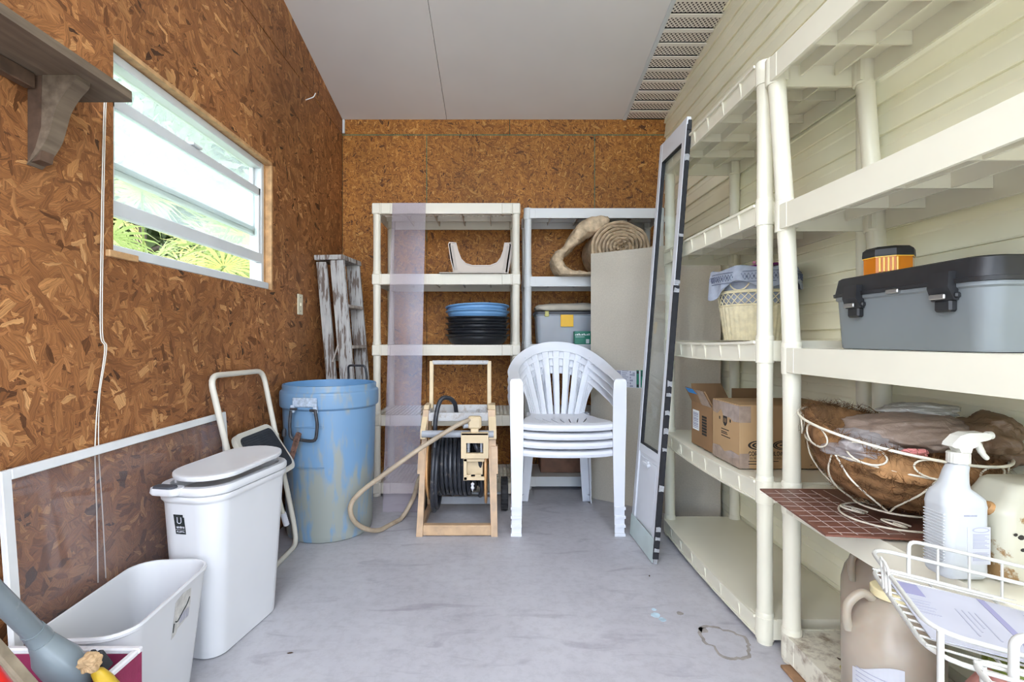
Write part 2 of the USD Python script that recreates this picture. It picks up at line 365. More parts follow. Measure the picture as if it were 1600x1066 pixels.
# ceiling: two smooth panels and a vented soffit strip, sloping up towards the door
ce = thing("ceiling", "smooth grey white sloping ceiling with a vented strip on the right", None, kind="structure")
def ceil_piece(x0, x1, y0, y1, th=.02, dz=0.0):
    rings = []
    for y in (y0, y1):
        z = ceil_z(y) + dz; rings.append([(x0, y, z), (x1, y, z), (x1, y, z + th), (x0, y, z + th)])
    return loft([np.array(r, float) for r in rings])
part(ce, "panel", ceil_piece(XL, -.3595, YF, YB), "ceiling_panel", False)
part(ce, "panel", ceil_piece(-.3565, .925, YF, YB), "ceiling_panel", False)
part(ce, "roof_deck", ceil_piece(XL - .15, XR + .12, YF, YB + .1, .05, .03), "dark", False)
part(ce, "edge_channel", ceil_piece(.922, .945, YF, YB, .02, -.006), "window_vinyl", False)
k = 2 * math.pi / .024
mat("soffit_vent", {"g": ("geometry", {}), "s": ("separate_xyz", {}), "mx": ("math", {"math_type": "multiply", "value2": k}), "my": ("math", {"math_type": "multiply", "value2": k}),
    "sx": ("math", {"math_type": "sine"}), "sy": ("math", {"math_type": "sine"}), "m": ("math", {"math_type": "multiply"}), "gt": ("math", {"math_type": "greater_than", "value2": .22}),
    "c": ("mix", {"color1": (.80, .74, .66), "color2": (.10, .08, .07)}), "p": ("principled_bsdf", {"roughness": .5})},
    [("g.position", "s.vector"), ("s.x", "mx.value1"), ("s.y", "my.value1"), ("mx.value", "sx.value1"), ("my.value", "sy.value1"), ("sx.value", "m.value1"), ("sy.value", "m.value2"), ("m.value", "gt.value1"), ("gt.value", "c.fac"), ("c.color", "p.base_color")])
plain("soffit_rib", (.82, .76, .68), .45)
y = YB - .003
while y > YF + .12:
    part(ce, "soffit_panel", ceil_piece(.945, XR - .002, y - .078, y, .004, .006), "soffit_vent", False)
    part(ce, "soffit_rib", cat(ceil_piece(.945, XR - .002, y - .100, y - .078, .004, -.004), ceil_piece(.945, XR - .002, y - .0785, y - .0765, .014, -.004)), "soffit_rib", False)
    y -= .100

# window: white vinyl single hung, the lower sash pushed half way up
pane("window_glass", (.95, .975, .965), .10, "translucent_bsdf", (.85, .95, .92), .03, .25)
w1 = thing("window_1", "white vinyl window with the lower sash pushed half way up", None, loc=(XL - .06, WY0, WZ0), kind="structure")
fx0, fx1 = XL - .085, XL - .028
fw = .026
for nm, b in (("frame_side", (WY0 + .003, WY0 + .003 + fw, WZ0 + .003, WZ1 - .003)), ("frame_side", (WY1 - .045, WY1 - .045 + fw, WZ0 + .003, WZ1 - .003)), ("frame_head", (WY0 + .029, WY1 - .045, WZ1 - .032, WZ1 - .003)), ("frame_sill", (WY0 + .003, WY1 - .019, WZ0 + .001, WZ0 + .034))):
    part(w1, nm, bx(fx0, XL - .004 if nm == "frame_sill" else fx1, *b, .003), "window_vinyl", False)
part(w1, "jamb_strip", bx(fx0, fx1, WY1 - .019, WY1 - .003, WZ0 + .003, WZ1 - .003), "raw_wood", False)
ya, yb = WY0 + .029, WY1 - .045
def rail(z0, z1, x0, x1, nm="sash_rail"): part(w1, nm, bx(x0, x1, ya, yb, z0, z1, .003), "window_vinyl", False)
zA, zB, zC = WZ0 + .452, WZ0 + .262, WZ0 + .128          # top rail of the raised sash, meeting rail, bottom rail of the raised sash
xi0, xi1, xo0, xo1 = XL - .052, XL - .032, XL - .080, XL - .060
rail(zA, zA + .038, xi0, xi1); rail(zC, zC + .046, xi0, xi1 + .006)
rail(zB, zB + .020, xo0, xo1, "meeting_rail"); rail(zB + .020, zB + .040, xo0 + .004, xo1 + .006, "meeting_rail")
for yy in (ya, yb - .018):
    part(w1, "sash_stile", bx(xi0, xi1, yy, yy + .018, zC, zA + .038, .002), "window_vinyl", False)
    part(w1, "sash_stile", bx(xo0, xo1, yy, yy + .018, zB, WZ1 - .032, .002), "window_vinyl", False)
part(w1, "sash_lock", bx(xi0 - .004, xi1 + .012, 1.84, 1.90, zA + .036, zA + .047, .003), "window_vinyl", False)
part(w1, "glass_pane", bx(-.0015 + (xi0 + xi1) / 2, .0015 + (xi0 + xi1) / 2, ya + .016, yb - .016, zC + .044, zA + .002), "window_glass", False)
part(w1, "glass_pane", bx(-.0015 + (xo0 + xo1) / 2, .0015 + (xo0 + xo1) / 2, ya + .016, yb - .016, zB + .018, WZ1 - .030), "window_glass", False)

# outside
g = thing("ground", "grassy ground outside the shed", None, kind="structure")
part(g, "lawn", bx(-40, 40, -40, 60, -.30, -.10), "grass_ground", False)
part(g, "driveway", bx(-4, 6, -14, YF - .2, -.12, -.02), "concrete_outside", False)
# ---------------------------------------------------------------- plastic shelving units
plain("ivory_plastic", (.66, .61, .50), .42, .04, 5, .08, 60, dirt=(.55, .45, .33), dirt_at=(.72, .9), dscale=6)
plain("white_plastic", (.64, .635, .61), .40, .03, 5, .08, 60)
plain("cream_plastic", (.76, .72, .57), .38, .03, 4, .06, 60, dirt=(.55, .48, .33), dirt_at=(.74, .85), dscale=12)
plain("dirty_cream_plastic", (.70, .66, .53), .5, .05, 4, .1, 60, dirt=(.26, .19, .13), dirt_at=(.47, .66), dscale=17)
def shelf_mesh(W, D, top, h, style, sag=0.0, bow=0.0):
    """One shelf about x = 0, y = 0 (posts at +-W/2, +-D/2), its top at z = top."""
    hw, hd, th = W / 2 + .022, D / 2 + .024, .007
    ms, N = [], 9
    def warped(x0, x1, y0, y1, z0, z1, b=0.0):
        if not sag and not bow: return [bx(x0, x1, y0, y1, z0, z1, b)]
        xs_ = np.linspace(x0, x1, N if x1 - x0 > .2 else 2)
        r = []
        for x in xs_:
            k = 1 - (x / (W / 2)) ** 2; d = -sag * k; o = -bow * k if y0 < -hd + .02 else 0
            r.append(np.array([(x, y0 + o, z0 + d), (x, y1 + (o if y1 < -hd + .03 else 0), z0 + d), (x, y1 + (o if y1 < -hd + .03 else 0), z1 + d), (x, y0 + o, z1 + d)]))
        return [loft([a for a in r])]
    if style == "lattice":
        for x in np.linspace(-hw + .05, hw - .05, 34): ms += warped(x - .0045, x + .0045, -hd + .006, hd - .006, top - th, top)
        for y in np.linspace(-hd + .03, hd - .03, 11): ms += warped(-hw + .01, hw - .01, y - .004, y + .004, top - th - .002, top - .001)
    else:
        ms += warped(-hw + .004, hw - .004, -hd + .004, hd - .004, top - th - .0008, top - .0008, 0)
    s = .009
    ms += warped(-hw + .03, hw - .03, -hd, -hd + s, top - h, top, 0) + warped(-hw + .03, hw - .03, hd - s, hd, top - h, top, 0)
    ms += [bx(-hw, -hw + s, -hd + .03, hd - .03, top - h, top), bx(hw - s, hw, -hd + .03, hd - .03, top - h, top)]
    for y in np.linspace(-hd, hd, 4)[1:-1]: ms += warped(-hw + .02, hw - .02, y - .003, y + .003, top - h * .62, top - th)
    for x in np.linspace(-hw, hw, 6)[1:-1]: ms += warped(x - .003, x + .003, -hd + .01, hd - .01, top - h * .62, top - th)
    for sx in (-1, 1):
        for sy in (-1, 1):
            cx, cy = sx * W / 2, sy * D / 2
            if style == "lattice":
                ms.append(bx(cx - .027, cx + .027, cy - .029, cy + .029, top - h - .002, top + .001, .006))
                ms.append(bx(cx - sx * .03 - (.06 if sx > 0 else 0), cx - sx * .03 + (.06 if sx < 0 else 0), cy - .0275, cy + .0275, top - h - .001, top + .0005, .004) if sy < 0 else bx(cx - .028, cx + .028, cy - .02, cy + .02, top - h, top, .004))
            else:
                ms.append(lathe([(.001, top - h - .006), (.0275, top - h - .006), (.0285, top - h), (.0285, top + .001), (.026, top + .004), (.001, top + .004)], 20, (cx, cy, 0)))
                ms.append(bx(cx - .0245, cx + .0245, cy + .002 if sy < 0 else cy - .027, cy + .027 if sy < 0 else cy - .002, top - h + .002, top - .002))
                ms.append(bx(cx - (.05 if sx > 0 else -.012), cx + (.05 if sx < 0 else -.012), -hd - .0012 if sy < 0 else hd - s + .001, -hd + s - .001 if sy < 0 else hd + .0012, top - h - .001, top + .0006, .002))
    if style == "lattice":   # shallow upright ribs on the front lip
        for x in np.linspace(-hw + .1, hw - .1, 46): ms.append(bx(x - .0012, x + .0012, -hd - .0012, -hd + .002, top - h + .004, top - .004))
    if style == "finned":    # slanting gussets on the front lip
        for x in np.linspace(-hw + .13, hw - .13, 6):
            bo = -bow * (1 - (x / (W / 2)) ** 2); sg = -sag * (1 - (x / (W / 2)) ** 2)
            ms.append(loft([np.array([(x - .003, -hd + .001, top - h + .006), (x + .003, -hd + .001, top - h + .006), (x + .003, -hd - .0005, top - h + .006), (x - .003, -hd - .0005, top - h + .006)]),
                            np.array([(x - .003, -hd + .001, top - .006), (x + .003, -hd + .001, top - .006), (x + .003, -hd - .008, top - .006), (x - .003, -hd - .008, top - .006)])]).apply_translation((0, bo, sg)))
        ms += warped(-hw + .03, hw - .03, -hd - .009, -hd + .001, top - .009, top - .0004) + warped(-hw + .03, hw - .03, -hd - .004, -hd + .001, top - h - .0005, top - h + .006)
    return cat(ms)
def shelving(label, c, rotz, W, D, tops, h, style, m, off=lambda z: (0, 0), group=None, bottom_mat=None, sags=None, rp=.0245):
    t = thing("shelving_unit", label, "shelving unit", (c[0], c[1], 0), rotz, group)
    for i, z in enumerate(tops):
        o = off(z); mm = shelf_mesh(W, D, z, h, style, (sags or {}).get(i, 0.0), .012 if style == "finned" and i else 0)
        mm.apply_translation((o[0], o[1], 0))
        part(t, "shelf", mm, bottom_mat if (bottom_mat and i == len(tops) - 1) else m, 25, local=True)
    for sx in (-1, 1):
        for sy in (-1, 1):
            for a, b in zip(tops[1:], tops[:-1]):
                oa, ob = off(a), off(b); zs = np.linspace(a - .004, b - h + .003, 5); k = (zs - a) / (b - a)
                pts = np.column_stack([sx * W / 2 + oa[0] + (ob[0] - oa[0]) * k, sy * D / 2 + oa[1] + (ob[1] - oa[1]) * k, zs])
                part(t, "post", cat(tube(pts, [rp, rp * .97, rp * .95, rp * .97, rp], 18), lathe([(rp, 0), (rp + .0025, .002), (rp + .0025, .016), (rp, .02)], 18, pts[0] + [0, 0, .002], True, True)), m, 40, local=True)
            z = tops[-1] - h
            if z > .004: part(t, "foot", lathe([(.001, 0), (.024, 0), (.025, z + .002), (.001, z + .002)], 16, (sx * W / 2 + off(0)[0], sy * D / 2 + off(0)[1], 0)), m, 40, local=True)
    return t
TA = (1.833, 1.392, .949, .510, .088)
shelving("ivory plastic shelving unit with ribbed shelves, left of the two against the back wall", (-.311, 3.285), 0, .873, .41, TA, .066, "lattice", "ivory_plastic")
TB = (1.841, 1.394, .951, .510, .085)
shelving("white plastic shelving unit against the back wall, behind the chair stack", (.645, 3.37), 0, .87, .28, TB, .064, "smooth", "white_plastic")
TC = (1.880, 1.425, .980, .525, .085)
shelving("white plastic shelving unit on the right wall holding wicker basket and cardboard boxes", (1.037, 2.03), -90, .871, .325, TC, .066, "finned", "cream_plastic", sags={1: .004, 2: .010, 3: .006})
TD = (1.856, 1.395, .958, .533, .088)
def lean(z):
    k = max(0.0, (z - .95) / .9) ** 1.3
    return (-.035 * k, -.030 * k)
shelving("cream plastic shelving unit nearest on the right, posts bent at the top, holding the toolbox", (1.040, 1.06), -90, .872, .275, TD, .074, "plain", "cream_plastic", off=lean, bottom_mat="dirty_cream_plastic", sags={0: .004, 1: .006, 3: .006}, rp=.0255)

# ---------------------------------------------------------------- on the back shelves
plain("beige_plastic", (.50, .41, .33), .35, .04, 8)
plain("grey_tray", (.50, .44, .38), .5, .05, 8)
U2 = [(700, 376), (703, 373), (713, 374), (716, 386), (721, 399), (728, 406), (738, 409), (766, 409), (776, 405), (782, 397), (786, 386), (788, 374), (797, 374), (800, 377), (799, 398), (794, 424), (710, 424), (704, 402)]
yy = 3.16
P = Polygon([((a - CX) * yy / FPX, CH - (b - CY) * yy / FPX) for a, b in U2]); P = affinity.translate(P, 0, 1.4005 - P.bounds[1])
t = thing("plastic_hood", "beige plastic hood with a U shaped cutout, on the left back shelving unit", "plastic hood", (-.105, yy, 1.40))
Pin = P.buffer(-.012)
part(t, "front", cat(frame(prism(P, .010), (0, yy, 0), (1, 0, 0), (0, 0, 1), (0, 1, 0)), frame(prism(P.difference(P.buffer(-.006)), .006), (0, yy - .006, 0), (1, 0, 0), (0, 0, 1), (0, 1, 0))), "beige_plastic", False)
x0, z0, x1, z1 = P.bounds
part(t, "side_wall", loft([np.array([(x0 + .034, yy, z0), (x0 + .044, yy, z0), (x0 + .014, yy, z1), (x0 + .004, yy, z1)]), np.array([(x0 + .034, yy + .27, z0), (x0 + .044, yy + .27, z0), (x0 + .024, yy + .27, z1 - .08), (x0 + .014, yy + .27, z1 - .08)])]), "beige_plastic", False)
part(t, "side_wall", loft([np.array([(x1 - .044, yy, z0), (x1 - .034, yy, z0), (x1 - .004, yy, z1), (x1 - .014, yy, z1)]), np.array([(x1 - .044, yy + .27, z0), (x1 - .034, yy + .27, z0), (x1 - .014, yy + .27, z1 - .08), (x1 - .024, yy + .27, z1 - .08)])]), "beige_plastic", False)
part(t, "base", bx(x0 + .036, x1 - .036, yy + .01, yy + .27, z0, z0 + .008), "beige_plastic", False)
plain("beige_recess", (.40, .33, .27), .4)
for s, xx in ((1, x0 + .012), (-1, x1 - .012)):
    a = loft([np.array([(xx + s * .002, yy - .0035, z1 - .02), (xx + s * .022, yy - .0035, z1 - .024), (xx + s * .022, yy - .0005, z1 - .024), (xx + s * .002, yy - .0005, z1 - .02)]), np.array([(xx + s * .030, yy - .0035, z0 + .03), (xx + s * .050, yy - .0035, z0 + .03), (xx + s * .050, yy - .0005, z0 + .03), (xx + s * .030, yy - .0005, z0 + .03)])])
    if s < 0: a.invert()
    part(t, "recess", a, "beige_recess", False)
solo("flat_tray", cat(bx(-.352, .075, 3.03, 3.44, 1.3936, 1.3990, .002)), "grey_tray", "thin flat grey brown sheet under the beige hood on the second shelf", "tray", False)

plain("black_plastic", (.012, .013, .016), .32, .2, 20, dirt=(.10, .09, .08), dirt_at=(.6, .8), dscale=14)
plain("blue_plastic", (.16, .33, .56), .38, .05, 8)
def saucer(k=56):
    pr = [(.001, .012), (.09, .004), (.15, 0.0), (.172, .006), (.186, .022), (.193, .036), (.197, .040), (.199, .052), (.206, .056), (.212, .058), (.215, .063), (.212, .067), (.204, .066), (.196, .060), (.192, .046), (.182, .026), (.168, .012), (.148, .006), (.09, .010), (.001, .018)]
    return lathe(pr, k)
sa = None
names = ["black plastic plant saucer at the very bottom of the saucer stack", "black plastic plant saucer second from the bottom of the stack", "black plastic plant saucer third from the bottom of the stack", "topmost black plastic plant saucer, just under the two blue ones", "lower of the two blue plant saucers on the black stack", "tilted upper blue plant saucer on top of the stack"]
for i, zz in enumerate((.9495, .9875, 1.0255, 1.0635, 1.102, 1.128)):
    tt = thing("plant_saucer", names[i], "plant saucer", (-.123, 3.275, zz), 25 * i, "stacked plant saucers on the middle shelf")
    m = saucer()
    if i >= 4:
        T = trimesh.transformations.rotation_matrix(math.radians((2.0, 4.0)[i - 4]), [.3, 1, 0]); m.apply_transform(T); m.apply_translation((0, 0, (.0, .006)[i - 4]))
    part(tt, "dish", m, "blue_plastic" if i >= 4 else "black_plastic", 35, local=True)

# insulation roll and loose batt
plain("insulation", (.56, .42, .27), .95, .28, 26, .8, 140)
plain("insulation_dark", (.45, .32, .19), .95, .3, 26, .8, 140)
t = thing("insulation_roll", "big tan fibreglass insulation roll seen end on, upper shelf of the right back unit", "insulation roll", (.80, 3.29, 1.394))
def spiral(r0, r1, turns, y0, y1, th, c):
    a = np.linspace(0, turns * 2 * np.pi, turns * 34); r = np.linspace(r0, r1, len(a)); rings = []
    wob = 1 + .05 * (meshkit.fbm(np.column_stack([np.cos(a) * 1.3, np.sin(a) * 1.3, a * .15]), 3) - .5)
    for ai, ri, w in zip(a, r, wob):
        q = []
        yo = .012 * math.sin(ai * 3.1) + .010 * math.sin(ai * 7.7)
        for rr, yv in ((ri - th / 2, y0 + .004 + yo), (ri, y0 - .005 + yo), (ri + th / 2, y0 + .004 + yo), (ri + th / 2, y1), (ri - th / 2, y1)):
            q.append((c[0] + rr * w * 1.12 * math.cos(ai), yv, c[1] + rr * w * math.sin(ai)))
        rings.append(np.array(q)[::-1])
    return loft(rings)
part(t, "wound_layers", spiral(.012, .172, 8, 3.125, 3.49, .0165, (.80, 1.394 + .181)), "insulation", 40)
part(t, "core_backing", frame(lathe([(.001, 0), (.162, 0), (.162, .3), (.001, .3)], 40), (.80, 3.15, 1.575), (1.12, 0, 0), (0, 0, 1), (0, 1, 0)), "insulation_dark", 40)
pts = smooth_path([at(*q, 3.16) for q in ((950, 345), (925, 352), (905, 366), (888, 386), (872, 402), (874, 416), (890, 427), (925, 430))], 7)
k = np.linspace(0, 1, len(pts)); w = .074 - .036 * np.clip(k * 1.5, 0, 1) + .012 * np.sin(k * 11)
w[:4] *= np.linspace(.25, 1, 4)
rings = []
tn = np.gradient(pts, axis=0); tn /= np.linalg.norm(tn, axis=1, keepdims=True)
for p, tt_, ww in zip(pts, tn, w):
    nn = np.cross(tt_, [0, 1, 0]); a = np.arange(14) * 2 * np.pi / 14
    rings.append(np.array([p + [0, .075, 0] + nn * ww * .75 * math.copysign(abs(math.sin(x)) ** .7, math.sin(x)) + np.array([0, 1, 0]) * .12 * math.copysign(abs(math.cos(x)) ** .6, math.cos(x)) for x in a]))
m = disp(disp(trimesh.Trimesh(*trimesh.remesh.subdivide(*vf(loft(rings)))), .018, 20, 3), .010, 60, 5)
m.vertices[:, 2] = np.clip(m.vertices[:, 2], 1.396, 1.772)
t = thing("insulation_batt", "loose twisted strip of tan insulation left of the big roll", "insulation", (.47, 3.23, 1.394))
part(t, "batt", m, "insulation", 60)
fr = []
for _ in range(260):
    i = RNG.integers(0, len(m.vertices)); p = m.vertices[i]; d = RNG.normal(size=3) * .012; d2 = RNG.normal(size=3) * .0006
    q = p + d; q[2] = min(max(q[2], 1.397), 1.772)
    fr.append(trimesh.Trimesh([p - d2, p + d2, q], [[0, 1, 2], [0, 2, 1]], process=False))
part(t, "fluff", cat(fr), "insulation", False, "loose fibres", "stuff")

# grey tote with orange tag, folded cover, green box
mat("grey_tote", {"g": ("geometry", {}), "n": ("noise_texture", {"scale": 5.0}), "r": ("rgb_ramp", {"ramp": [(.3, (.34, .35, .37)), (.7, (.42, .43, .45))]}), "p": ("principled_bsdf", {"roughness": .4, "subsurface_weight": .1, "subsurface_scale": .02})}, [("g.position", "n.vector"), ("n.fac", "r.fac"), ("r.color", "p.base_color")])
plain("charcoal_plastic", (.06, .06, .065), .45)
plain("orange_tag", (.90, .50, .02), .5)
plain("yellow_latch", (.50, .46, .14), .5)
t = thing("storage_tote", "translucent grey storage tote with an orange tag on the middle shelf behind the chairs", "storage tote", (.50, 3.38, .951))
c = np.array([.495, 3.385])
rr = lambda hx, hy, z, r=.03: ring3(rrect(hx, hy, r) + c, z)
part(t, "bin", loft([rr(.205, .085, .9525), rr(.215, .094, .958), rr(.225, .103, 1.142), rr(.231, .109, 1.146), rr(.231, .109, 1.150)]), "grey_tote", 30)
part(t, "lid", loft([rr(.234, .112, 1.1505), rr(.236, .114, 1.156), rr(.236, .114, 1.166), rr(.226, .104, 1.172)]), "charcoal_plastic", 30)
part(t, "tag", bx(.432, .517, 3.273, 3.276, 1.068, 1.148, .001), "orange_tag", False, "orange paper tag")
part(t, "latch", bx(.325, .355, 3.270, 3.282, 1.135, 1.172, .004), "yellow_latch", False)
plain("cover_cloth", (.52, .46, .36), .8, .12, 14, .4, 60)
m = loft([ring3(rrect(hx, hy, .05, 8) + c + [.01, 0], z) for hx, hy, z in ((.215, .095, 1.1735), (.236, .110, 1.182), (.24, .112, 1.20), (.225, .1, 1.216), (.14, .06, 1.228))])
m = disp(trimesh.Trimesh(*trimesh.remesh.subdivide(*vf(m))), .012, 16, 9); m.vertices[:, 2] = np.maximum(m.vertices[:, 2], 1.1735); m.vertices[:, 1] = np.minimum(m.vertices[:, 1], 3.50)
solo("folded_cover", m, "cover_cloth", "folded beige plastic cover lying on the grey tote lid", "folded cover", 60)
plain("green_box", (.02, .20, .12), .45, .15, 20)
plain("print_white", (.75, .78, .75), .5)
t = thing("small_carton", "small green and white carton in front of the grey tote", "carton", (.57, 3.24, .951))
part(t, "carton", bx(.515, .63, 3.212, 3.262, .9515, 1.037, .002), "green_box", False)
part(t, "print", cat([bx(.518 + .011 * i, .526 + .011 * i, 3.2112, 3.2125, 1.009, 1.016 + .003 * (i % 3)) for i in range(9)] + [bx(.590, .612, 3.2112, 3.2125, .957, .985)] + [bx(.52, .58, 3.2112, 3.2125, .998, 1.001)]), "print_white", False, "white printed marks")
plain("brown_board", (.19, .085, .045), .6, .2, 18)
solo("wood_panel", bx(.30, 1.0, 3.30, 3.48, .0855, .185, .003), "brown_board", "dark reddish brown wood panel on the bottom shelf behind the chair legs", "wood panel", False)

# clear plastic sheet leaning on the left unit
pane("clear_sheet", (.88, .86, .89), .11, "diffuse_bsdf", (.42, .38, .41), .03, .22, .1)
A, B, C_, D_ = np.array([-.645, 2.790, .001]), np.array([-.440, 2.790, .001]), np.array([-.436, 3.046, 1.832]), np.array([-.643, 3.046, 1.832])
off_ = np.array([0, -.003, .0004])
sh = loft([np.array([A, B, C_, D_]), np.array([A, B, C_, D_]) + off_])
solo("clear_plastic_sheet", sh, "clear_sheet", "tall narrow sheet of hazy clear plastic leaning on the left back shelving", "plastic sheet", False)
# ---------------------------------------------------------------- stack of moulded chairs
plain("chair_white", (.72, .725, .75), .36, .03, 6, .05, 90, dirt=(.60, .58, .54), dirt_at=(.70, .9), dscale=11)
def chair_parts(t):
    rp_ = [(.262, -.232, .640), (.266, -.12, .659), (.264, .0, .676), (.238, .12, .715), (.178, .205, .764), (.095, .243, .797), (0, .252, .808)]
    rh_ = [(.030, .004, .000), (.031, 0, .003), (.030, .004, .008), (.021, .006, .021), (.012, .007, .026), (.005, .008, .028), (0, .008, .0285)]
    P = smooth_path(rp_ + [(-x, y, z) for x, y, z in rp_[-2::-1]], 5); Hh = smooth_path(rh_ + [(-x, y, z) for x, y, z in rh_[-2::-1]], 5)
    P = np.vstack([[.262, -.256, .622], P, [-.262, -.256, .622]]); Hh = np.vstack([[.029, .0, .0], Hh, [-.029, .0, .0]])
    T = np.gradient(P, axis=0); T /= np.linalg.norm(T, axis=1, keepdims=True)
    N = np.cross(T, Hh); N /= np.linalg.norm(N, axis=1, keepdims=True)
    part(t, "back_rim", ribbon(P, Hh, N, .008, .003), "chair_white", 50, local=True)
    # seat: dished slab with a rolled front lip and slots
    xs = np.linspace(-1, 1, 25)
    prof = [(-.240, .391), (-.245, .396), (-.247, .408), (-.240, .420), (-.222, .4275), (-.19, .428), (-.10, .421), (.02, .412), (.13, .409), (.185, .412)]
    th = .005
    rings = []
    for s in xs:
        up, dn = [], []
        for j, (y, z) in enumerate(prof):
            k = np.clip((y + .24) / .42, 0, 1); hw = .229 + (.150 - .229) * k ** 1.3
            bow = -.022 * (1 - s * s) * (1 - k); dish = -.012 * (1 - s * s) * math.sin(math.pi * np.clip(k, 0, 1)) + .006 * s ** 4
            up.append((s * hw, y + bow, z + dish))
            jn = prof[min(j + 1, len(prof) - 1)]; jp = prof[max(j - 1, 0)]; d = np.array([jn[0] - jp[0], jn[1] - jp[1]]); d /= np.linalg.norm(d)
            dn.append((s * hw, y + bow + d[1] * th, z + dish - d[0] * th))
        rings.append(np.array(up + dn[::-1])[::-1])
    sm = loft(rings)
    try:
        mesh = m3.Manifold(m3.Mesh(np.asarray(sm.vertices, np.float32), np.asarray(sm.faces, np.uint32)))
        for k in range(-3, 4):
            x = k * .042; L = .17
            c = m3.Manifold.cube((.007, L, .2), True).rotate((0, 0, -k * 5.5)).translate((x, -.03, .42))
            mesh = mesh - c
        if mesh.num_tri() > 100: sm = mesh
    except Exception: pass
    part(t, "seat", sm, "chair_white", 35, local=True)
    for s in (-1, 1):   # side aprons between the legs
        part(t, "side_apron", loft([np.array(r if s > 0 else [(-x, y, z) for x, y, z in r][::-1]) for r in ([(.228, -.20, .385), (.233, -.20, .385), (.233, -.20, .424), (.228, -.20, .424)], [(.186, .05, .382), (.191, .05, .382), (.191, .05, .416), (.186, .05, .416)], [(.150, .185, .385), (.155, .185, .385), (.155, .185, .415), (.150, .185, .415)])][::1 if s > 0 else 1]), "chair_white", 35, local=True)
    # fan of back slats
    arch = smooth_path([(x, y, z - .012) for x, y, z in rp_[3:]] , 8)
    for i in range(7):
        u = (i - 3) / 3.0
        tx = u * .205
        j = np.argmin(np.abs(arch[:, 0] - abs(tx))); top = np.array([tx, arch[j, 1], arch[j, 2]])
        b = np.array([u * .112, .186 - .012 * u * u, .406])
        mid = np.array([u * .135 + (top[0] - u * .135) * .16, .205 - .02 * u * u, .56])
        q = smooth_path([b, mid, (mid + top) / 2 + [u * -.004, .01, 0.012], top], 5); n = len(q)
        w = np.interp(np.linspace(0, 1, n), [0, .5, 1], [.0155, .0175, .0215])
        T = np.gradient(q, axis=0); T /= np.linalg.norm(T, axis=1, keepdims=True)
        side = np.array([1.0, -.28 * u, 0.0]); side = side - T * (T @ side)[:, None]; side /= np.linalg.norm(side, axis=1, keepdims=True)
        N = np.cross(T, side)
        part(t, "back_slat", ribbon(q, side * w[:, None], N, .006, .002), "chair_white", 50, local=True)
    def leg(s, tops):
        r = []
        for xo, yf, z, w, d, sy in tops:
            tt = .0045
            q = [(xo, yf), (xo, yf + sy * d), (xo - tt, yf + sy * d), (xo - tt, yf + sy * tt), (xo - w, yf + sy * tt), (xo - w, yf)]
            q = [(s * a, b, z) for a, b in q]
            r.append(np.array(q if s * sy > 0 else q[::-1]))
        return loft(r[::-1])
    for s in (-1, 1):
        part(t, "front_leg", leg(s, [(.276, -.252, .6545, .030, .040, 1), (.285, -.258, .650, .050, .050, 1), (.2905, -.262, .636, .064, .058, 1), (.289, -.261, .56, .066, .06, 1), (.286, -.258, .42, .062, .058, 1), (.283, -.256, .2, .054, .052, 1), (.2815, -.255, .016, .048, .046, 1), (.286, -.261, .013, .054, .050, 1), (.286, -.261, 0, .054, .050, 1)]), "chair_white", 20, local=True)
        part(t, "rear_leg", leg(s, [(.180, .196, .42, .050, .05, -1), (.196, .235, .2, .050, .05, -1), (.212, .275, 0, .046, .046, -1)]), "chair_white", 20, local=True)
ST = 0.0445
chair = thing("plastic_chair", "lowest of the four stacked white plastic armchairs, its feet on the concrete", "chair", (.360, 2.705, 0), 0, "stack of white plastic armchairs")
chair_parts(chair)
for i, lb in enumerate(("second lowest of the four stacked white plastic armchairs", "third from the floor of the four stacked white plastic armchairs", "topmost of the four stacked white plastic armchairs, its seat fully open to view")):
    copy_of(chair, (.360, 2.705 - .0015 * (i + 1), ST * (i + 1)), 0, lb)

# ---------------------------------------------------------------- leaning grey board
mat("grey_board", {"g": ("geometry", {}), "n": ("noise_texture", {"scale": 120.0, "detail": 3.0}), "n2": ("noise_texture", {"scale": 3.0}), "r": ("rgb_ramp", {"ramp": [(.3, (.47, .415, .325)), (.7, (.57, .505, .40))]}), "m": ("mix_float", {"fac": .55}),
    "b": ("bump", {"strength": .35, "distance": .002}), "p": ("principled_bsdf", {"roughness": .8})}, [("g.position", "n.vector"), ("g.position", "n2.vector"), ("n.fac", "m.a"), ("n2.fac", "m.b"), ("m.result", "r.fac"), ("r.color", "p.base_color"), ("n.fac", "b.height"), ("b.normal", "p.normal")])
A, B = np.array([.590, 3.04, 0]), np.array([1.195, 2.605, 0])
u = (B - A) / np.linalg.norm(B - A); nrm = np.array([u[1], -u[0], 0])      # towards the camera
t = thing("grey_board", "large grey beige fibre board standing between chair stack and right wall", "board", tuple((A + B) / 2))
part(t, "board", obox((A + B) / 2 + [0, 0, .757], (B - A) / 2, nrm * .006, (0, 0, .7565), .001), "grey_board", False)
plain("label_white", (.66, .66, .70), .5)
plain("label_grey", (.35, .35, .42), .5)
plain("label_green", (.02, .20, .12), .5)
plain("label_black", (.015, .02, .02), .5)
def onboard(px, py):
    d = np.array([(px - CX) / FPX, 1, 0]); k = np.linalg.solve(np.array([[d[0], -u[0]], [d[1], -u[1]]]), (A + nrm * .0062)[:2]); return k[1], CH - (py - CY) * k[0] / FPX
def stick(x0, y0, x1, y1, lift=.0005):
    (s0, z1), (s1, z0) = onboard(x0, y0), onboard(x1, y1); zc, hz = (z0 + z1) / 2, abs(z1 - z0) / 2
    return obox(A + u * (s0 + s1) / 2 + nrm * (.0062 + lift) + [0, 0, zc], u * (s1 - s0) / 2, nrm * .0004, (0, 0, hz))
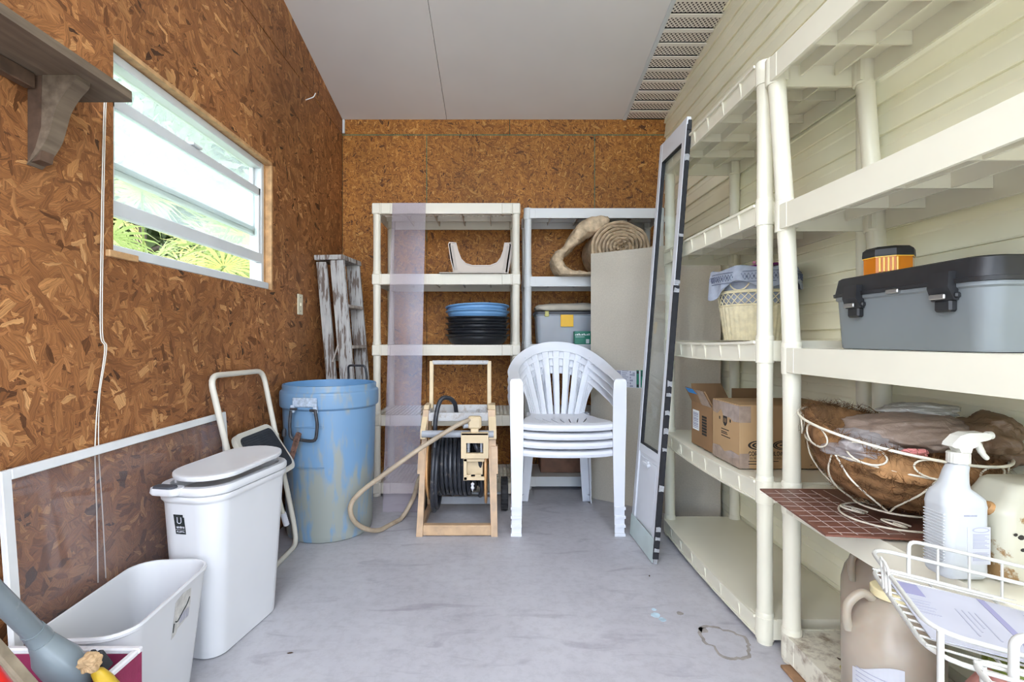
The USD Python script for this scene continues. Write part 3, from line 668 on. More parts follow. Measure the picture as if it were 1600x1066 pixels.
part(t, "label", stick(950, 578, 1006, 607, 0), "label_white", False, "printed paper label")
part(t, "label_print", cat([stick(953, 579, 970, 588)] + [stick(972, 579 + 3.1 * k, 982 - (k % 3) * 2, 580.6 + 3.1 * k) for k in range(9)] + [stick(984, 580 + 4.4 * k, 986 + (k % 2) * 3, 583 + 4.4 * k) for k in range(6)] + [stick(988.5, 582, 992, 588)]), "label_grey", False)
part(t, "green_block", cat(stick(994.5, 578.5, 998.5, 606), stick(1001, 578.5, 1005, 606)), "label_green", False, "two dark green bars on the label")
part(t, "block_text", cat([stick(1001.3, 580 + 2.2 * k, 1004.6, 581.4 + 2.2 * k, .0010) for k in range(4)] + [stick(995, 580, 998, 584, .001), stick(995, 601, 998, 605, .001)]), "label_black", False)

# ---------------------------------------------------------------- storm door
plain("door_white", (.68, .69, .71), .3, .03, 6, dirt=(.5, .48, .44), dirt_at=(.70, .85), dscale=12)
plain("door_sweep", (.50, .58, .55), .3, .06, 12)
plain("black_strip", (.012, .012, .015), .55, .4, 30)
plain("torn_tape", (.36, .36, .36), .5, .25, 60)
pane("clear_glass", (.94, .96, .95), .02, "diffuse_bsdf", (.6, .62, .6), .03, .22)
O = np.array([.686, 2.144, .004]); V = np.array([-.008, .330, 0]) / .33; Wd = .33
Uu = np.array([.150, 0, 1.954]); Uu /= np.linalg.norm(Uu); Nn = np.cross(V, Uu)     # Nn points to +x, the back of the door
LEN = 1.962
def dbox(v0, v1, s0, s1, n0, n1, b=.002): return obox(O + V * (v0 + v1) / 2 + Uu * (s0 + s1) / 2 + Nn * (n0 + n1) / 2, V * (v1 - v0) / 2, Uu * (s1 - s0) / 2, Nn * (n1 - n0) / 2, b)
t = thing("storm_door", "narrow white storm door with glass and taped black edge leaning on the shelves", "storm door", tuple(O))
part(t, "stile", dbox(0, .042, .0, LEN, 0, .020), "door_white", False); part(t, "stile", dbox(Wd - .036, Wd, .0, LEN, 0, .020), "door_white", False)
part(t, "top_rail", dbox(.042, Wd - .036, 1.865, LEN, .001, .019), "door_white", False)
part(t, "mid_rail", dbox(.042, Wd - .036, .430, .468, .001, .019), "door_white", False)
part(t, "kick_panel", cat(dbox(.042, Wd - .036, .10, .430, .008, .016, 0), dbox(.06, Wd - .055, .125, .41, .005, .010, .002)), "door_white", False)
part(t, "door_sweep", dbox(-.0, Wd, .0, .105, -.004, -.0005, .001), "door_sweep", False, "pale grey green metal sweep along the bottom")
part(t, "glass", dbox(.046, Wd - .040, .472, 1.861, .013, .016, 0), "clear_glass", False)
part(t, "gasket", cat(dbox(.042, .0475, .468, 1.865, .003, .019, 0), dbox(Wd - .0445, Wd - .036, .468, 1.865, .003, .019, 0), dbox(.042, Wd - .036, .468, .4735, .003, .019, 0), dbox(.042, Wd - .036, 1.8595, 1.865, .003, .019, 0)), "black_strip", False, "black rubber seal around the glass")
part(t, "latch", cat(dbox(.13, .205, .385, .400, -.012, .006, .004), dbox(.15, .19, .377, .409, -.004, .006, .003)), "door_white", False)
part(t, "edge_strip", cat(dbox(-.006, -.0003, .02, 1.22, -.004, .022, .001), dbox(-.006, -.0003, 1.235, LEN - .035, .002, .022, .001), dbox(-.010, -.004, 1.90, 1.945, .004, .020, .002)), "black_strip", False, "black foam strip along the near edge")
tp = []
for s in (.06, .11, .15, .33, .50, .58, .66, .74, .79, 1.20, 1.235, 1.44, 1.78):
    h = .006 + .010 * RNG.random()
    P = Polygon([(-.003 + .006 * RNG.random(), -h), (.012, -h * (.6 + .5 * RNG.random())), (.021, -h), (.022, h * .7), (.014, h * (.5 + .8 * RNG.random())), (.0, h)])
    tp.append(frame(prism(P, .0008), O + Uu * s - V * .0061, Nn, Uu, -V))
part(t, "torn_tape", cat(tp), "torn_tape", False, "torn pale tape scraps on the black strip")
part(t, "bottom_cap", dbox(-.005, .012, -.003, .022, .0, .020, .003), "torn_tape", False)

# ---------------------------------------------------------------- blue bin with metal handles
mat("bin_blue", {"g": ("geometry", {}), "s": ("separate_xyz", {}), "st": ("mapping", {"scale": (1, 1, .22)}), "n": ("noise_texture", {"scale": 24.0, "detail": 6.0, "roughness": .6}), "n2": ("noise_texture", {"scale": 4.5, "detail": 3.0}),
    "h": ("map_range", {"from_min": .12, "from_max": .52, "to_min": .13, "to_max": -.14, "clamp": True}), "a": ("math", {"math_type": "add"}), "a2": ("math", {"math_type": "multiply_add", "value2": .55}),
    "r": ("rgb_ramp", {"ramp": [(.70, (0, 0, 0)), (.86, (1, 1, 1))]}), "c": ("mix", {"color1": (.15, .27, .42), "color2": (.27, .29, .26)}), "b": ("bump", {"strength": .1, "distance": .002}), "p": ("principled_bsdf", {"roughness": .42})},
    [("g.position", "s.vector"), ("g.position", "st.vector"), ("st.vector", "n.vector"), ("g.position", "n2.vector"), ("s.z", "h.value"), ("n.fac", "a.value1"), ("h.result", "a.value2"), ("n2.fac", "a2.value1"), ("a.value", "a2.value3"), ("a2.value", "r.fac"), ("r.color", "c.fac"), ("c.color", "p.base_color"), ("n.fac", "b.height"), ("b.normal", "p.normal")])
plain("bin_blue_inside", (.12, .27, .47), .5, .1, 6)
plain("dark_steel", (.06, .06, .065), .45, .3, 40, .2, 120, metal=.6)
plain("rusty_steel", (.17, .09, .065), .65, .5, 60, .4, 140, metal=.3)
plain("bracket_scuffed", (.36, .42, .50), .5, .3, 80)
cb = np.array([-.865, 2.560, 0])
t = thing("trash_barrel", "tall scuffed blue plastic barrel with a metal bail handle hanging in front", "barrel", tuple(cb))
pr = [(.001, .004), (.195, .004), (.200, 0), (.208, .006), (.213, .03), (.224, .4), (.2305, .640), (.2425, .648), (.245, .654), (.2455, .715), (.243, .724), (.235, .729), (.232, .735), (.2335, .750), (.2315, .757), (.226, .758)]
part(t, "barrel", lathe(pr, 64, cb, True, False), "bin_blue", 35)
part(t, "inside", lathe([(.226, .758), (.222, .752), (.221, .735), (.214, .722), (.212, .70), (.200, .10), (.195, .012), (.001, .012)], 64, cb, False, True), "bin_blue_inside", 35)
aa = math.atan2(-.865 * .1 - .12, -1.0) if False else math.radians(-90 - 9)
def onbin(ang, r, z): return cb + [r * math.cos(ang), r * math.sin(ang), z]
def binface(ang): return np.array([-math.sin(ang), math.cos(ang), 0]), np.array([math.cos(ang), math.sin(ang), 0])
tu, no = binface(aa)
o = onbin(aa, .248, 0)
part(t, "raised_line", cat([ribbon([onbin(aa + a, .2285, .37 + 0) for a in np.linspace(-.28, .36, 10)], [np.array([0, 0, .0022])] * 10, [binface(aa + a)[1] for a in np.linspace(-.28, .36, 10)], .005),
                             ribbon([onbin(aa + a, .2335, .565) for a in np.linspace(-.28, .36, 10)], [np.array([0, 0, .0022])] * 10, [binface(aa + a)[1] for a in np.linspace(-.28, .36, 10)], .005)]), "bin_blue", 40)
part(t, "handle_bracket", cat(obox(o + [0, 0, .685], tu * .062, no * .004, (0, 0, .022), .003), obox(o + tu * -.058 + [0, 0, .655] + no * .006, tu * .010, no * .008, (0, 0, .018), .003), obox(o + tu * .058 + [0, 0, .652] + no * .006, tu * .010, no * .008, (0, 0, .018), .003)), "bracket_scuffed", False)
bail = rounded([o + tu * -.062 + no * .012 + [0, 0, .648], o + tu * -.070 + no * .012 + [0, 0, .585], o + tu * -.066 + no * .010 + [0, 0, .512], o + tu * .062 + no * .010 + [0, 0, .505], o + tu * .072 + no * .012 + [0, 0, .585], o + tu * .060 + no * .012 + [0, 0, .648]], .025, 5)
part(t, "bail_handle", cat(tube(bail, .0075, 10), obox(o + tu * -.05 + no * .012 + [0, 0, .655], tu * .018, no * .006, (0, 0, .006), .003), obox(o + tu * .05 + no * .012 + [0, 0, .65], tu * .018, no * .006, (0, 0, .006), .003)), "dark_steel", 40, "dark bent steel bail handle")
so = o + tu * -.028 + no * .021
d = np.array(tu * -.30 + [0, 0, -1.0]); d /= np.linalg.norm(d); sd = np.cross(d, no)
part(t, "strap_clamp", cat(obox(so + [0, 0, .515] + d * .07, sd * .014, no * .003, d * .085, .002), obox(so + [0, 0, .515] + d * -.01 - no * .004, sd * .012, no * .010, d * .022, .004), *[lathe([(.001, -.002), (.005, -.002), (.005, .002), (.001, .002)], 10) .apply_transform(np.vstack([np.column_stack([sd, d, no, so + [0, 0, .515] + d * q + no * .004]), [0, 0, 0, 1]])) for q in (.06, .10, .13)]), "rusty_steel", False, "rusty perforated strap hooked on the bail")
ab = math.radians(72); tb, nb = binface(ab); ob = onbin(ab, .236, 0)
part(t, "bail_handle", tube(rounded([ob + tb * -.06 + [0, 0, .70], ob + tb * -.06 + nb * .014 + [0, 0, .76], ob + tb * -.056 + nb * .0 + [0, 0, .835], ob + tb * .056 + nb * .0 + [0, 0, .835], ob + tb * .06 + nb * .014 + [0, 0, .76], ob + tb * .06 + [0, 0, .70]], .02, 5), .0065, 10), "dark_steel", 40, "dark steel handle standing up behind the rim")

# ---------------------------------------------------------------- old painted step ladder
mat("peeling_paint", {"g": ("geometry", {}), "st": ("mapping", {"scale": (70, 70, 7)}), "n": ("noise_texture", {"scale": 1.0, "detail": 5.0, "roughness": .6}), "n2": ("noise_texture", {"scale": 5.0, "detail": 3.0}), "m": ("mix_float", {"fac": .38}),
    "r": ("rgb_ramp", {"ramp": [(.475, (.14, .105, .085)), (.505, (.36, .35, .335)), (.7, (.50, .485, .46))]}), "b": ("bump", {"strength": .6, "distance": .003}), "p": ("principled_bsdf", {"roughness": .7})},
    [("g.position", "st.vector"), ("st.vector", "n.vector"), ("g.position", "n2.vector"), ("n.fac", "m.a"), ("n2.fac", "m.b"), ("m.result", "r.fac"), ("r.color", "p.base_color"), ("m.result", "b.height"), ("b.normal", "p.normal")])
plain("ladder_step", (.36, .31, .27), .75, .3, 30, .3, 80)
lw = np.array([.12, .99, 0]); lw /= np.linalg.norm(lw); lx = np.array([lw[1], -lw[0], 0])       # lw across the rungs, lx out of the ladder's face
Lo = np.array([-.842, 2.965, 0]); lup = np.array([-.085, 0, 1.0]); lup /= np.linalg.norm(lup)
def lbox(a0, a1, s0, s1, n0, n1, b=.003): return obox(Lo + lw * (a0 + a1) / 2 + lup * (s0 + s1) / 2 + lx * (n0 + n1) / 2, lw * (a1 - a0) / 2, lup * (s1 - s0) / 2, lx * (n1 - n0) / 2, b)
t = thing("step_ladder", "folded old wooden step ladder with peeling white paint in the left back corner", "ladder", tuple(Lo))
part(t, "rail", lbox(0, .022, .0, 1.47, -.042, .046), "peeling_paint", False); part(t, "rail", lbox(.235, .257, .0, 1.47, -.042, .046), "peeling_paint", False)
for s in (.20, .44, .68, .93, 1.18): part(t, "step", lbox(.022, .235, s, s + .02, -.042, .05), "ladder_step", False)
part(t, "top_cap", lbox(-.012, .269, 1.47, 1.50, -.135, .05), "peeling_paint", False)
part(t, "rear_rail", lbox(.0, .022, .02, 1.46, -.130, -.068), "peeling_paint", False); part(t, "rear_rail", lbox(.235, .257, .02, 1.46, -.130, -.068), "peeling_paint", False)
for s in (.35, .85): part(t, "rear_brace", lbox(.022, .235, s, s + .04, -.115, -.098), "ladder_step", False)
part(t, "spreader", obox(Lo + lup * .90 + lw * -.003 - lx * .055, (lup * .05 + lx * .022), lw * .002, np.cross(lup * .05 + lx * .022, lw) / np.linalg.norm(lup * .05 + lx * .022) * .005), "ladder_step", False)

# ---------------------------------------------------------------- hose reel cart
plain("tan_plastic", (.50, .33, .19), .45, .16, 14, .1, 60, dirt=(.36, .26, .17), dirt_at=(.5, .8), dscale=18)
plain("tan_light", (.62, .48, .29), .42, .08, 12)
plain("orange_tan", (.62, .33, .13), .45, .15, 12)
plain("tray_grey", (.48, .47, .46), .5, .12, 30, dirt=(.3, .24, .18), dirt_at=(.5, .7), dscale=30)
plain("grey_bar", (.33, .34, .36), .4, .08, 20)
plain("black_hose", (.022, .024, .030), .38, .4, 16, dirt=(.23, .20, .17), dirt_at=(.58, .75), dscale=20)
plain("tan_hose", (.40, .315, .22), .5, .18, 12, dirt=(.24, .18, .12), dirt_at=(.5, .75), dscale=16)
plain("brass", (.42, .30, .12), .35, metal=.8)
plain("tyre", (.02, .02, .022), .6, .2, 20)
cx0, cx1 = -.398, .008
t = thing("hose_reel_cart", "tan plastic garden hose reel cart with black hose wound on its drum", "hose reel", (-.195, 2.65, 0))
for s, x in ((1, cx0), (-1, cx1)):
    a, b = (x, x + s * .032) if s > 0 else (x - .032, x)
    part(t, "front_leg", loft([np.array([(a, 2.440, 0), (b, 2.440, 0), (b, 2.485, 0), (a, 2.485, 0)]), np.array([(a + s * .012, 2.505, .36), (b + s * .006, 2.505, .36), (b + s * .006, 2.55, .36), (a + s * .012, 2.55, .36)]), np.array([(a + s * .018, 2.56, .615), (b + s * .014, 2.56, .615), (b + s * .014, 2.61, .615), (a + s * .018, 2.61, .615)])]), "tan_plastic", 20)
    part(t, "leg_sleeve", loft([np.array([(a - s * .002 if s > 0 else a, 2.488, .30), (b if s > 0 else b + .002, 2.488, .30), (b if s > 0 else b + .002, 2.545, .30), (a - .002 if s > 0 else a, 2.545, .30)]), np.array([(a + .002 if s > 0 else a - .002, 2.512, .435), (b + .002 if s > 0 else b, 2.512, .435), (b + .002 if s > 0 else b, 2.566, .435), (a + .002 if s > 0 else a - .002, 2.566, .435)])]), "tan_plastic", 20)
    part(t, "bottom_rail", bx(a + .004, b - .004, 2.485, 2.86, .004, .035, .003), "tan_plastic", False)
    part(t, "rear_leg", loft([np.array([(a + .003, 2.82, .02), (b - .003, 2.82, .02), (b - .003, 2.86, .02), (a + .003, 2.86, .02)]), np.array([(a + s * .018, 2.66, .615), (b + s * .012, 2.66, .615), (b + s * .012, 2.70, .615), (a + s * .018, 2.70, .615)])]), "tan_plastic", 20)
    part(t, "side_arm", loft([np.array([(a + s * .012, 2.50, .475), (b + s * .006, 2.50, .475), (b + s * .006, 2.50, .52), (a + s * .012, 2.50, .52)][::-1]), np.array([(a + s * .018, 2.60, .575), (b + s * .012, 2.60, .575), (b + s * .012, 2.60, .635), (a + s * .018, 2.60, .635)][::-1]), np.array([(a + s * .018, 2.70, .60), (b + s * .012, 2.70, .60), (b + s * .012, 2.70, .635), (a + s * .018, 2.70, .635)][::-1])]), "tan_light", 20)
    part(t, "handle_upright", obox((x + s * .045, 2.685, .73), (.011, 0, 0), (0, .010, 0), (0, .006, .135), .003), "tan_light", False)
part(t, "front_bar", bx(cx0 + .032, cx1 - .032, 2.442, 2.480, .004, .056, .004), "tan_plastic", False)
part(t, "rear_bar", bx(cx0 + .032, cx1 - .032, 2.83, 2.86, .03, .075, .004), "grey_bar", False)
part(t, "handle_grip", cat(bx(cx0 + .045, cx1 - .045, 2.680, 2.705, .845, .868, .006)), "tray_grey", False)
part(t, "cross_bar", tube(np.array([(cx0 + .02, 2.505, .500), (cx1 - .02, 2.505, .500)]), .0185, 14), "grey_bar", 40, "grey tube across the front")
tx0, tx1 = cx0 + .044, cx1 - .044
part(t, "tray", cat(bx(tx0, tx1, 2.565, 2.575, .555, .600, .002), bx(tx0, tx1, 2.69, 2.70, .565, .625, .002), bx(tx0, tx1, 2.57, 2.70, .555, .562), bx(tx0, tx0 + .008, 2.57, 2.70, .555, .61), bx(tx1 - .008, tx1, 2.57, 2.70, .555, .61), bx(.0 - .105, .0 - .092, 2.575, 2.69, .56, .60)), "tray_grey", False, "grey tool tray on top")
# drum
dc = np.array([0, 2.685, .300])
def disc(x0, x1, r, ri=0): return frame(lathe([(.001, 0), (r - .004, 0), (r, .003), (r, x1 - x0 - .003), (r - .004, x1 - x0), (.001, x1 - x0)], 48), (x0, dc[1], dc[2]), (0, 1, 0), (0, 0, 1), (1, 0, 0))
part(t, "drum_flange", disc(-.362, -.350, .185), "orange_tan", 35); part(t, "drum_flange", disc(-.060, -.048, .205), "orange_tan", 35)
part(t, "drum_core", disc(-.350, -.060, .07), "orange_tan", 35)
wound = []
for lay, (r, x0, x1) in enumerate(((.088, -.340, -.072), (.110, -.336, -.078), (.132, -.340, -.110), (.154, -.338, -.135))):
    turns = int((x1 - x0) / .0225); a = np.linspace(0, turns * 2 * math.pi, turns * 28)
    rr_ = r + .003 * np.sin(a * .37 + lay) + .0016 * np.sin(a * 2.1)
    wound.append(tube(np.column_stack([np.linspace(x0, x1, len(a)), dc[1] + rr_ * np.cos(a), dc[2] + rr_ * np.sin(a)]), .0108, 7))
part(t, "wound_hose", cat(wound), "black_hose", 50, "black garden hose wound on the drum")
# a hanging slack loop of hose at the left of the drum
lp = []
for xx, rz in ((-.322, .205), (-.305, .188)):
    a = np.linspace(math.radians(75), math.radians(285 + 60), 40)
    lp.append(tube(np.column_stack([np.full(40, xx) + .006 * np.sin(a), dc[1] - .055 + .155 * np.cos(a) * 1.0, dc[2] - .035 + (rz - .01) * np.sin(a)]), .0112, 8))
part(t, "slack_hose", cat(lp), "black_hose", 50)
hp = smooth_path([(-.318, 2.545, .19), (-.318, 2.530, .34), (-.318, 2.540, .45), (-.312, 2.545, .58), (-.290, 2.575, .665), (-.250, 2.60, .672), (-.222, 2.63, .640), (-.215, 2.66, .585)], 8)
part(t, "feed_hose", tube(hp, .0118, 10), "black_hose", 50, "black hose arching up over the tray")
part(t, "brass_coupling", cat(lathe([(.001, 0), (.0155, 0), (.0165, .004), (.0165, .03), (.0145, .036), (.001, .036)], 14, (-.318, 2.535, .255))), "brass", 40)
# hose guide on the right
g0, g1 = -.176, -.038
oy = 2.462
part(t, "guide_box", cat(frame(prism(sbox(g0, .385, g1, .512).difference(sbox(g0 + .026, .410, g1 - .026, .462)), .022), (0, oy + .022, 0), (1, 0, 0), (0, 0, 1), (0, -1, 0)), bx(g0, g1, oy + .0, oy + .07, .500, .514, .003), bx(g0 + .0, g0 + .01, oy + .02, oy + .07, .39, .512), bx(g1 - .01, g1, oy + .02, oy + .07, .39, .512)), "tan_light", False, "pale tan hose guide box")
part(t, "guide_roller", cat([lathe([(.001, 0), (.008, 0), (.008, .004), (.005, .006), (.008, .008), (.008, .014), (.005, .017), (.008, .02), (.008, .05), (.001, .05)], 12, (x, oy + .030, .411)) for x in (g0 + .036, g1 - .036)]), "grey_bar", 40)
part(t, "guide_hose", tube(smooth_path([(-.115, 2.505, .468), (-.098, 2.478, .435), (-.086, 2.50, .40), (-.078, 2.53, .30), (-.072, 2.55, .20), (-.085, 2.60, .155)], 7), .0115, 10), "black_hose", 50)
part(t, "guide_cage", cat(bx(g0 + .012, g0 + .028, oy + .015, oy + .03, .27, .385), bx(g0 + .012, g1 - .02, oy + .015, oy + .03, .270, .288, .002), bx(g0 + .012, g1 - .02, oy + .015, oy + .03, .365, .380, .002), bx(g0 + .028, g0 + .05, oy + .018, oy + .026, .275, .298), bx(g0 + .07, g0 + .10, oy + .018, oy + .026, .275, .298), bx(g0 + .028, g1 - .03, oy + .05, oy + .056, .29, .37)), "tan_light", False)
part(t, "guide_clip", cat(bx(-.128, -.088, oy + .004, oy + .05, .514, .535, .003), bx(-.142, -.074, oy - .002, oy + .04, .533, .595, .008)), "tan_light", False, "pale tan knob on the guide")
part(t, "coupling", frame(lathe([(.001, 0), (.014, 0), (.015, .003), (.015, .03), (.011, .034), (.001, .034)], 14), (-.165, oy + .012, .548), (0, .55, .83), (-.3, .8, -.5), (.9, .2, .05)), "grey_bar", 40)
part(t, "tied_rag", disp(lathe([(.001, 0), (.004, .008), (.010, .02), (.006, .03), (.009, .04), (.001, .05)], 10, (-.118, oy - .004 + .012, .215)), .004, 90, 4), "label_white", 50, "scrap of white plastic tied under the guide")
for x in (-.438, .028):
    w = thing if False else None
    tr = [(.001, 0), (.03, .0), (.06, .003), (.080, .0), (.090, .005), (.093, .012), (.093, .030), (.090, .036), (.080, .041), (.06, .038), (.03, .041), (.001, .041)]
    part(t, "wheel", cat(frame(lathe(tr, 40), (x - .0, 2.835, .0935), (0, 1, 0), (0, 0, 1), (1, 0, 0)), [obox((x + .0205, 2.835 + .0935 * math.cos(a), .0945 + .0925 * math.sin(a)), (.0185, 0, 0), (-.004 * math.sin(a), .004 * math.cos(a), 0 + .0), (0, .0012 * math.cos(a), .0012 * math.sin(a))) if False else bx(x + .002, x + .039, 2.835 + .091 * math.cos(a) - .004, 2.835 + .091 * math.cos(a) + .004, .0935 + .089 * math.sin(a) - .003, .0935 + .089 * math.sin(a) + .003) for a in np.linspace(0, 2 * math.pi, 24, endpoint=False)]), "tyre", 35)
part(t, "axle", tube(np.array([(-.42, 2.835, .0935), (.05, 2.835, .0935)]), .008, 10), "grey_bar", 40)
# tan leader hose
hs = smooth_path([at(737, 655, 2.474), at(722, 661, 2.455), at(702, 672, 2.44), at(655, 702, 2.40), at(605, 738, 2.37), at(565, 768, 2.345), at(548, 790, 2.335), at(552, 812, 2.35), at(570, 826, 2.395), at(595, 829, 2.50) * [1, 1, 0] + [0, 0, .0125], at(625, 813, 2.64) * [1, 1, 0] + [0, 0, .0125], at(645, 780, 2.70), at(655, 748, 2.66), at(668, 735, 2.62)], 9)
hs[:, 2] = np.maximum(hs[:, 2], .0122)
solo("leader_hose", tube(hs, .0118, 12), "tan_hose", "tan garden hose looping from the reel's guide down to the floor by the barrel", "hose", 50)
# ---------------------------------------------------------------- wooden wall shelf and small things on the left wall
mat("weathered_wood", {"g": ("geometry", {}), "st": ("mapping", {"scale": (60, 5, 60)}), "n": ("noise_texture", {"scale": 1.0, "detail": 5.0}), "n2": ("noise_texture", {"scale": 7.0, "detail": 3.0}), "m": ("mix_float", {"fac": .4}),
    "r": ("rgb_ramp", {"ramp": [(.3, (.085, .058, .036)), (.55, (.155, .112, .074)), (.75, (.23, .175, .12))]}), "b": ("bump", {"strength": .4, "distance": .002}), "p": ("principled_bsdf", {"roughness": .75})},
    [("g.position", "st.vector"), ("st.vector", "n.vector"), ("g.position", "n2.vector"), ("n.fac", "m.a"), ("n2.fac", "m.b"), ("m.result", "r.fac"), ("r.color", "p.base_color"), ("n.fac", "b.height"), ("b.normal", "p.normal")])
plain("dark_wood", (.10, .058, .036), .6, .35, 26, .3, 90)
ws = XL + .0115
t = thing("wall_shelf", "weathered grey wooden shelf on a curved brown bracket, upper left wall", "wall shelf", (XL + .09, .8, 1.6))
part(t, "board", loft([ring3(np.array([(XL + .001, .20), (-.955, .20), (-.955, 1.285), (-.965, 1.300), (XL + .001, 1.300)]), z) for z in (1.613, 1.634)]), "weathered_wood", False)
part(t, "ledger", bx(XL + .001, XL + .026, .20, 1.160, 1.578, 1.6125, .002), "dark_wood", False)
part(t, "back_plate", frame(prism(Polygon([(XL + .001, 1.405), (XL + .030, 1.412), (XL + .036, 1.45), (XL + .034, 1.6125), (XL + .001, 1.6125)]), .034), (0, 1.200, 0), (1, 0, 0), (0, 0, 1), (0, -1, 0)), "dark_wood", False)
cv = smooth_path([(XL + .120, 1.6125), (XL + .116, 1.598), (XL + .096, 1.575), (XL + .074, 1.540), (XL + .062, 1.500), (XL + .050, 1.462), (XL + .026, 1.425), (XL + .004, 1.402)], 5)
part(t, "brace", frame(prism(Polygon(list(map(tuple, cv)) + [(XL + .001, 1.40), (XL + .022, 1.44), (XL + .036, 1.49), (XL + .038, 1.6125)]), .040), (0, 1.203, 0), (1, 0, 0), (0, 0, 1), (0, -1, 0)), "weathered_wood", False)

plain("cord_white", (.62, .58, .50), .7)
c1 = smooth_path([(XL + .008, 1.386, CH + (CY - y) * 1.386 / FPX) for y in (150,)] + [np.array([XL + .006 + dx, 1.382 + dy, CH + (CY - y) * 1.384 / FPX]) for y, dx, dy in ((250, 0, 0), (400, 0, -.006), (520, .002, -.010), (546, .006, 0), (620, .002, -.018), (700, 0, -.026), (800, 0, -.02), (905, .002, -.018))], 6)
c2 = c1 + np.column_stack([np.full(len(c1), .001), np.interp(np.arange(len(c1)), [0, len(c1) * .45, len(c1) * .6, len(c1) - 1], [.005, .006, .003, .026]), np.zeros(len(c1))])
t = thing("pull_string", "thin pale double string hanging down the strand board wall left of the window", "string", (XL, 1.38, 1.0))
part(t, "strand", tube(c1, .0017, 6), "cord_white", True); part(t, "strand", tube(c2, .0015, 6), "cord_white", True)
plain("ivory_plate", (.68, .62, .46), .4)
t = thing("wall_switch", "ivory light switch plate on the left wall right of the window", "light switch", (XL, 2.78, 1.18))
part(t, "plate", bx(XL + .0002, XL + .007, 2.745, 2.815, 1.123, 1.240, .003), "ivory_plate", False)
part(t, "toggle", bx(XL + .006, XL + .013, 2.775, 2.785, 1.172, 1.192, .002), "ivory_plate", False)
part(t, "screw", bx(XL + .006, XL + .0082, 2.777, 2.783, 1.140, 1.146, .001), "dark_steel", False); part(t, "screw", bx(XL + .006, XL + .0082, 2.777, 2.783, 1.217, 1.223, .001), "dark_steel", False)
solo("bent_hook", tube(rounded([(XL + .001, 2.87, 2.385), (XL + .05, 2.865, 2.40), (XL + .055, 2.88, 2.43)], .01, 4), .003, 8), "white_metal", "small bent white metal hook high on the left wall", "hook", 40)

# ---------------------------------------------------------------- framed glass panel leaning on the left wall
pane("dusty_glass", (.93, .92, .93), .045, "diffuse_bsdf", (.45, .40, .40), .03, .22, .02)
pb, pt = np.array([-1.052, 0, .002]), np.array([XL + .0125, 0, .690]); pu = (pt - pb) / np.linalg.norm(pt - pb); pl = np.linalg.norm(pt - pb); pv = np.array([0, 1.0, 0]); pn = np.cross(pv, pu)
def pbox(y0, y1, s0, s1, n0, n1, b=.002): return obox(pb + pv * (y0 + y1) / 2 + pu * (s0 + s1) / 2 + pn * (n0 + n1) / 2, pv * (y1 - y0) / 2, pu * (s1 - s0) / 2, pn * (n1 - n0) / 2, b)
t = thing("framed_glass_panel", "long white framed glass panel leaning low against the left wall", "glass panel", (pb[0], 1.54, 0))
for nm, a in (("frame_side", (1.085, 1.109, 0, pl)), ("frame_side", (1.966, 1.990, 0, pl)), ("frame_top", (1.109, 1.966, pl - .024, pl)), ("frame_bottom", (1.109, 1.966, 0, .024))):
    part(t, nm, pbox(*a, -.007, .007), "white_metal", False)
part(t, "glass", pbox(1.107, 1.968, .022, pl - .022, -.0015, .0015, 0), "dusty_glass", False)

# ---------------------------------------------------------------- folding step stool
plain("cream_paint", (.62, .58, .49), .35, .04, 10, dirt=(.4, .33, .24), dirt_at=(.70, .8), dscale=22)
plain("black_rubber", (.025, .026, .03), .6, .2, 30)
def sx_(z): return -1.083 + (.84 - z) * .165
t = thing("step_stool", "folded cream tube step stool with black ribbed tread leaning on the left wall", "step stool", (-.98, 2.12, 0))
loop = rounded([(sx_(.012), 1.955, .012), (sx_(.012), 2.325, .012), (sx_(.10) - .0, 2.335, .10), (sx_(.838), 2.275, .838), (sx_(.845), 1.855, .845), (sx_(.10), 1.945, .10)], .055, 6, True)
loop[:, 2] = np.maximum(loop[:, 2], .0118)
part(t, "front_frame", tube(loop, .0115, 12, True), "cream_paint", 50)
part(t, "rear_leg", tube(smooth_path([(-1.055, 2.20, .50), (-1.02, 2.25, .34), (-.99, 2.285, .16)], 6), .010, 12), "cream_paint", 50)
part(t, "rear_leg", tube(smooth_path([(-1.055, 2.03, .50), (-1.02, 2.02, .34), (-.995, 2.015, .16)], 6), .010, 12), "cream_paint", 50)
part(t, "rear_cap", tube(np.array([(-.992, 2.282, .175), (-.980, 2.294, .115)]), .0135, 12), "label_white", 50, "white plastic end cap")
ta, tb_ = np.array([-1.060, 0, .592]), np.array([-.930, 0, .392]); td = (tb_ - ta); tl = np.linalg.norm(td); td /= tl; tn_ = np.cross([0, 1.0, 0], td); tn_ = tn_ if tn_[2] > 0 else -tn_
def tread(hx, hy, r, n0, n1): return cat(frame(loft([ring3(rrect(hx, hy, r), 0), ring3(rrect(hx, hy, r), n1 - n0)]), (ta + tb_) / 2 + [0, 2.115, 0] + tn_ * n0, [0, 1.0, 0], -td if np.dot(np.cross([0, 1.0, 0], -td), tn_) > 0 else td))
part(t, "tread_frame", tread(.160, tl / 2, .045, -.012, .010), "cream_paint", 30)
part(t, "tread_pad", tread(.138, tl / 2 - .022, .03, .010, .0145), "black_rubber", 30, "black ribbed rubber pad")
part(t, "pad_rib", cat([obox((ta + tb_) / 2 + [0, 2.115, 0] + td * q + tn_ * .0152, (0, .128, 0), td * .0022, tn_ * .0012) for q in np.linspace(-.085, .085, 17)]), "black_rubber", False, kind="stuff")
for yy_ in (1.948, 2.292): part(t, "hinge_plate", obox((sx_(.52) + .002, yy_, .52), (.013, 0, -.0), (0, .012, 0), (-.004, 0, .026), .004), "cream_paint", False)
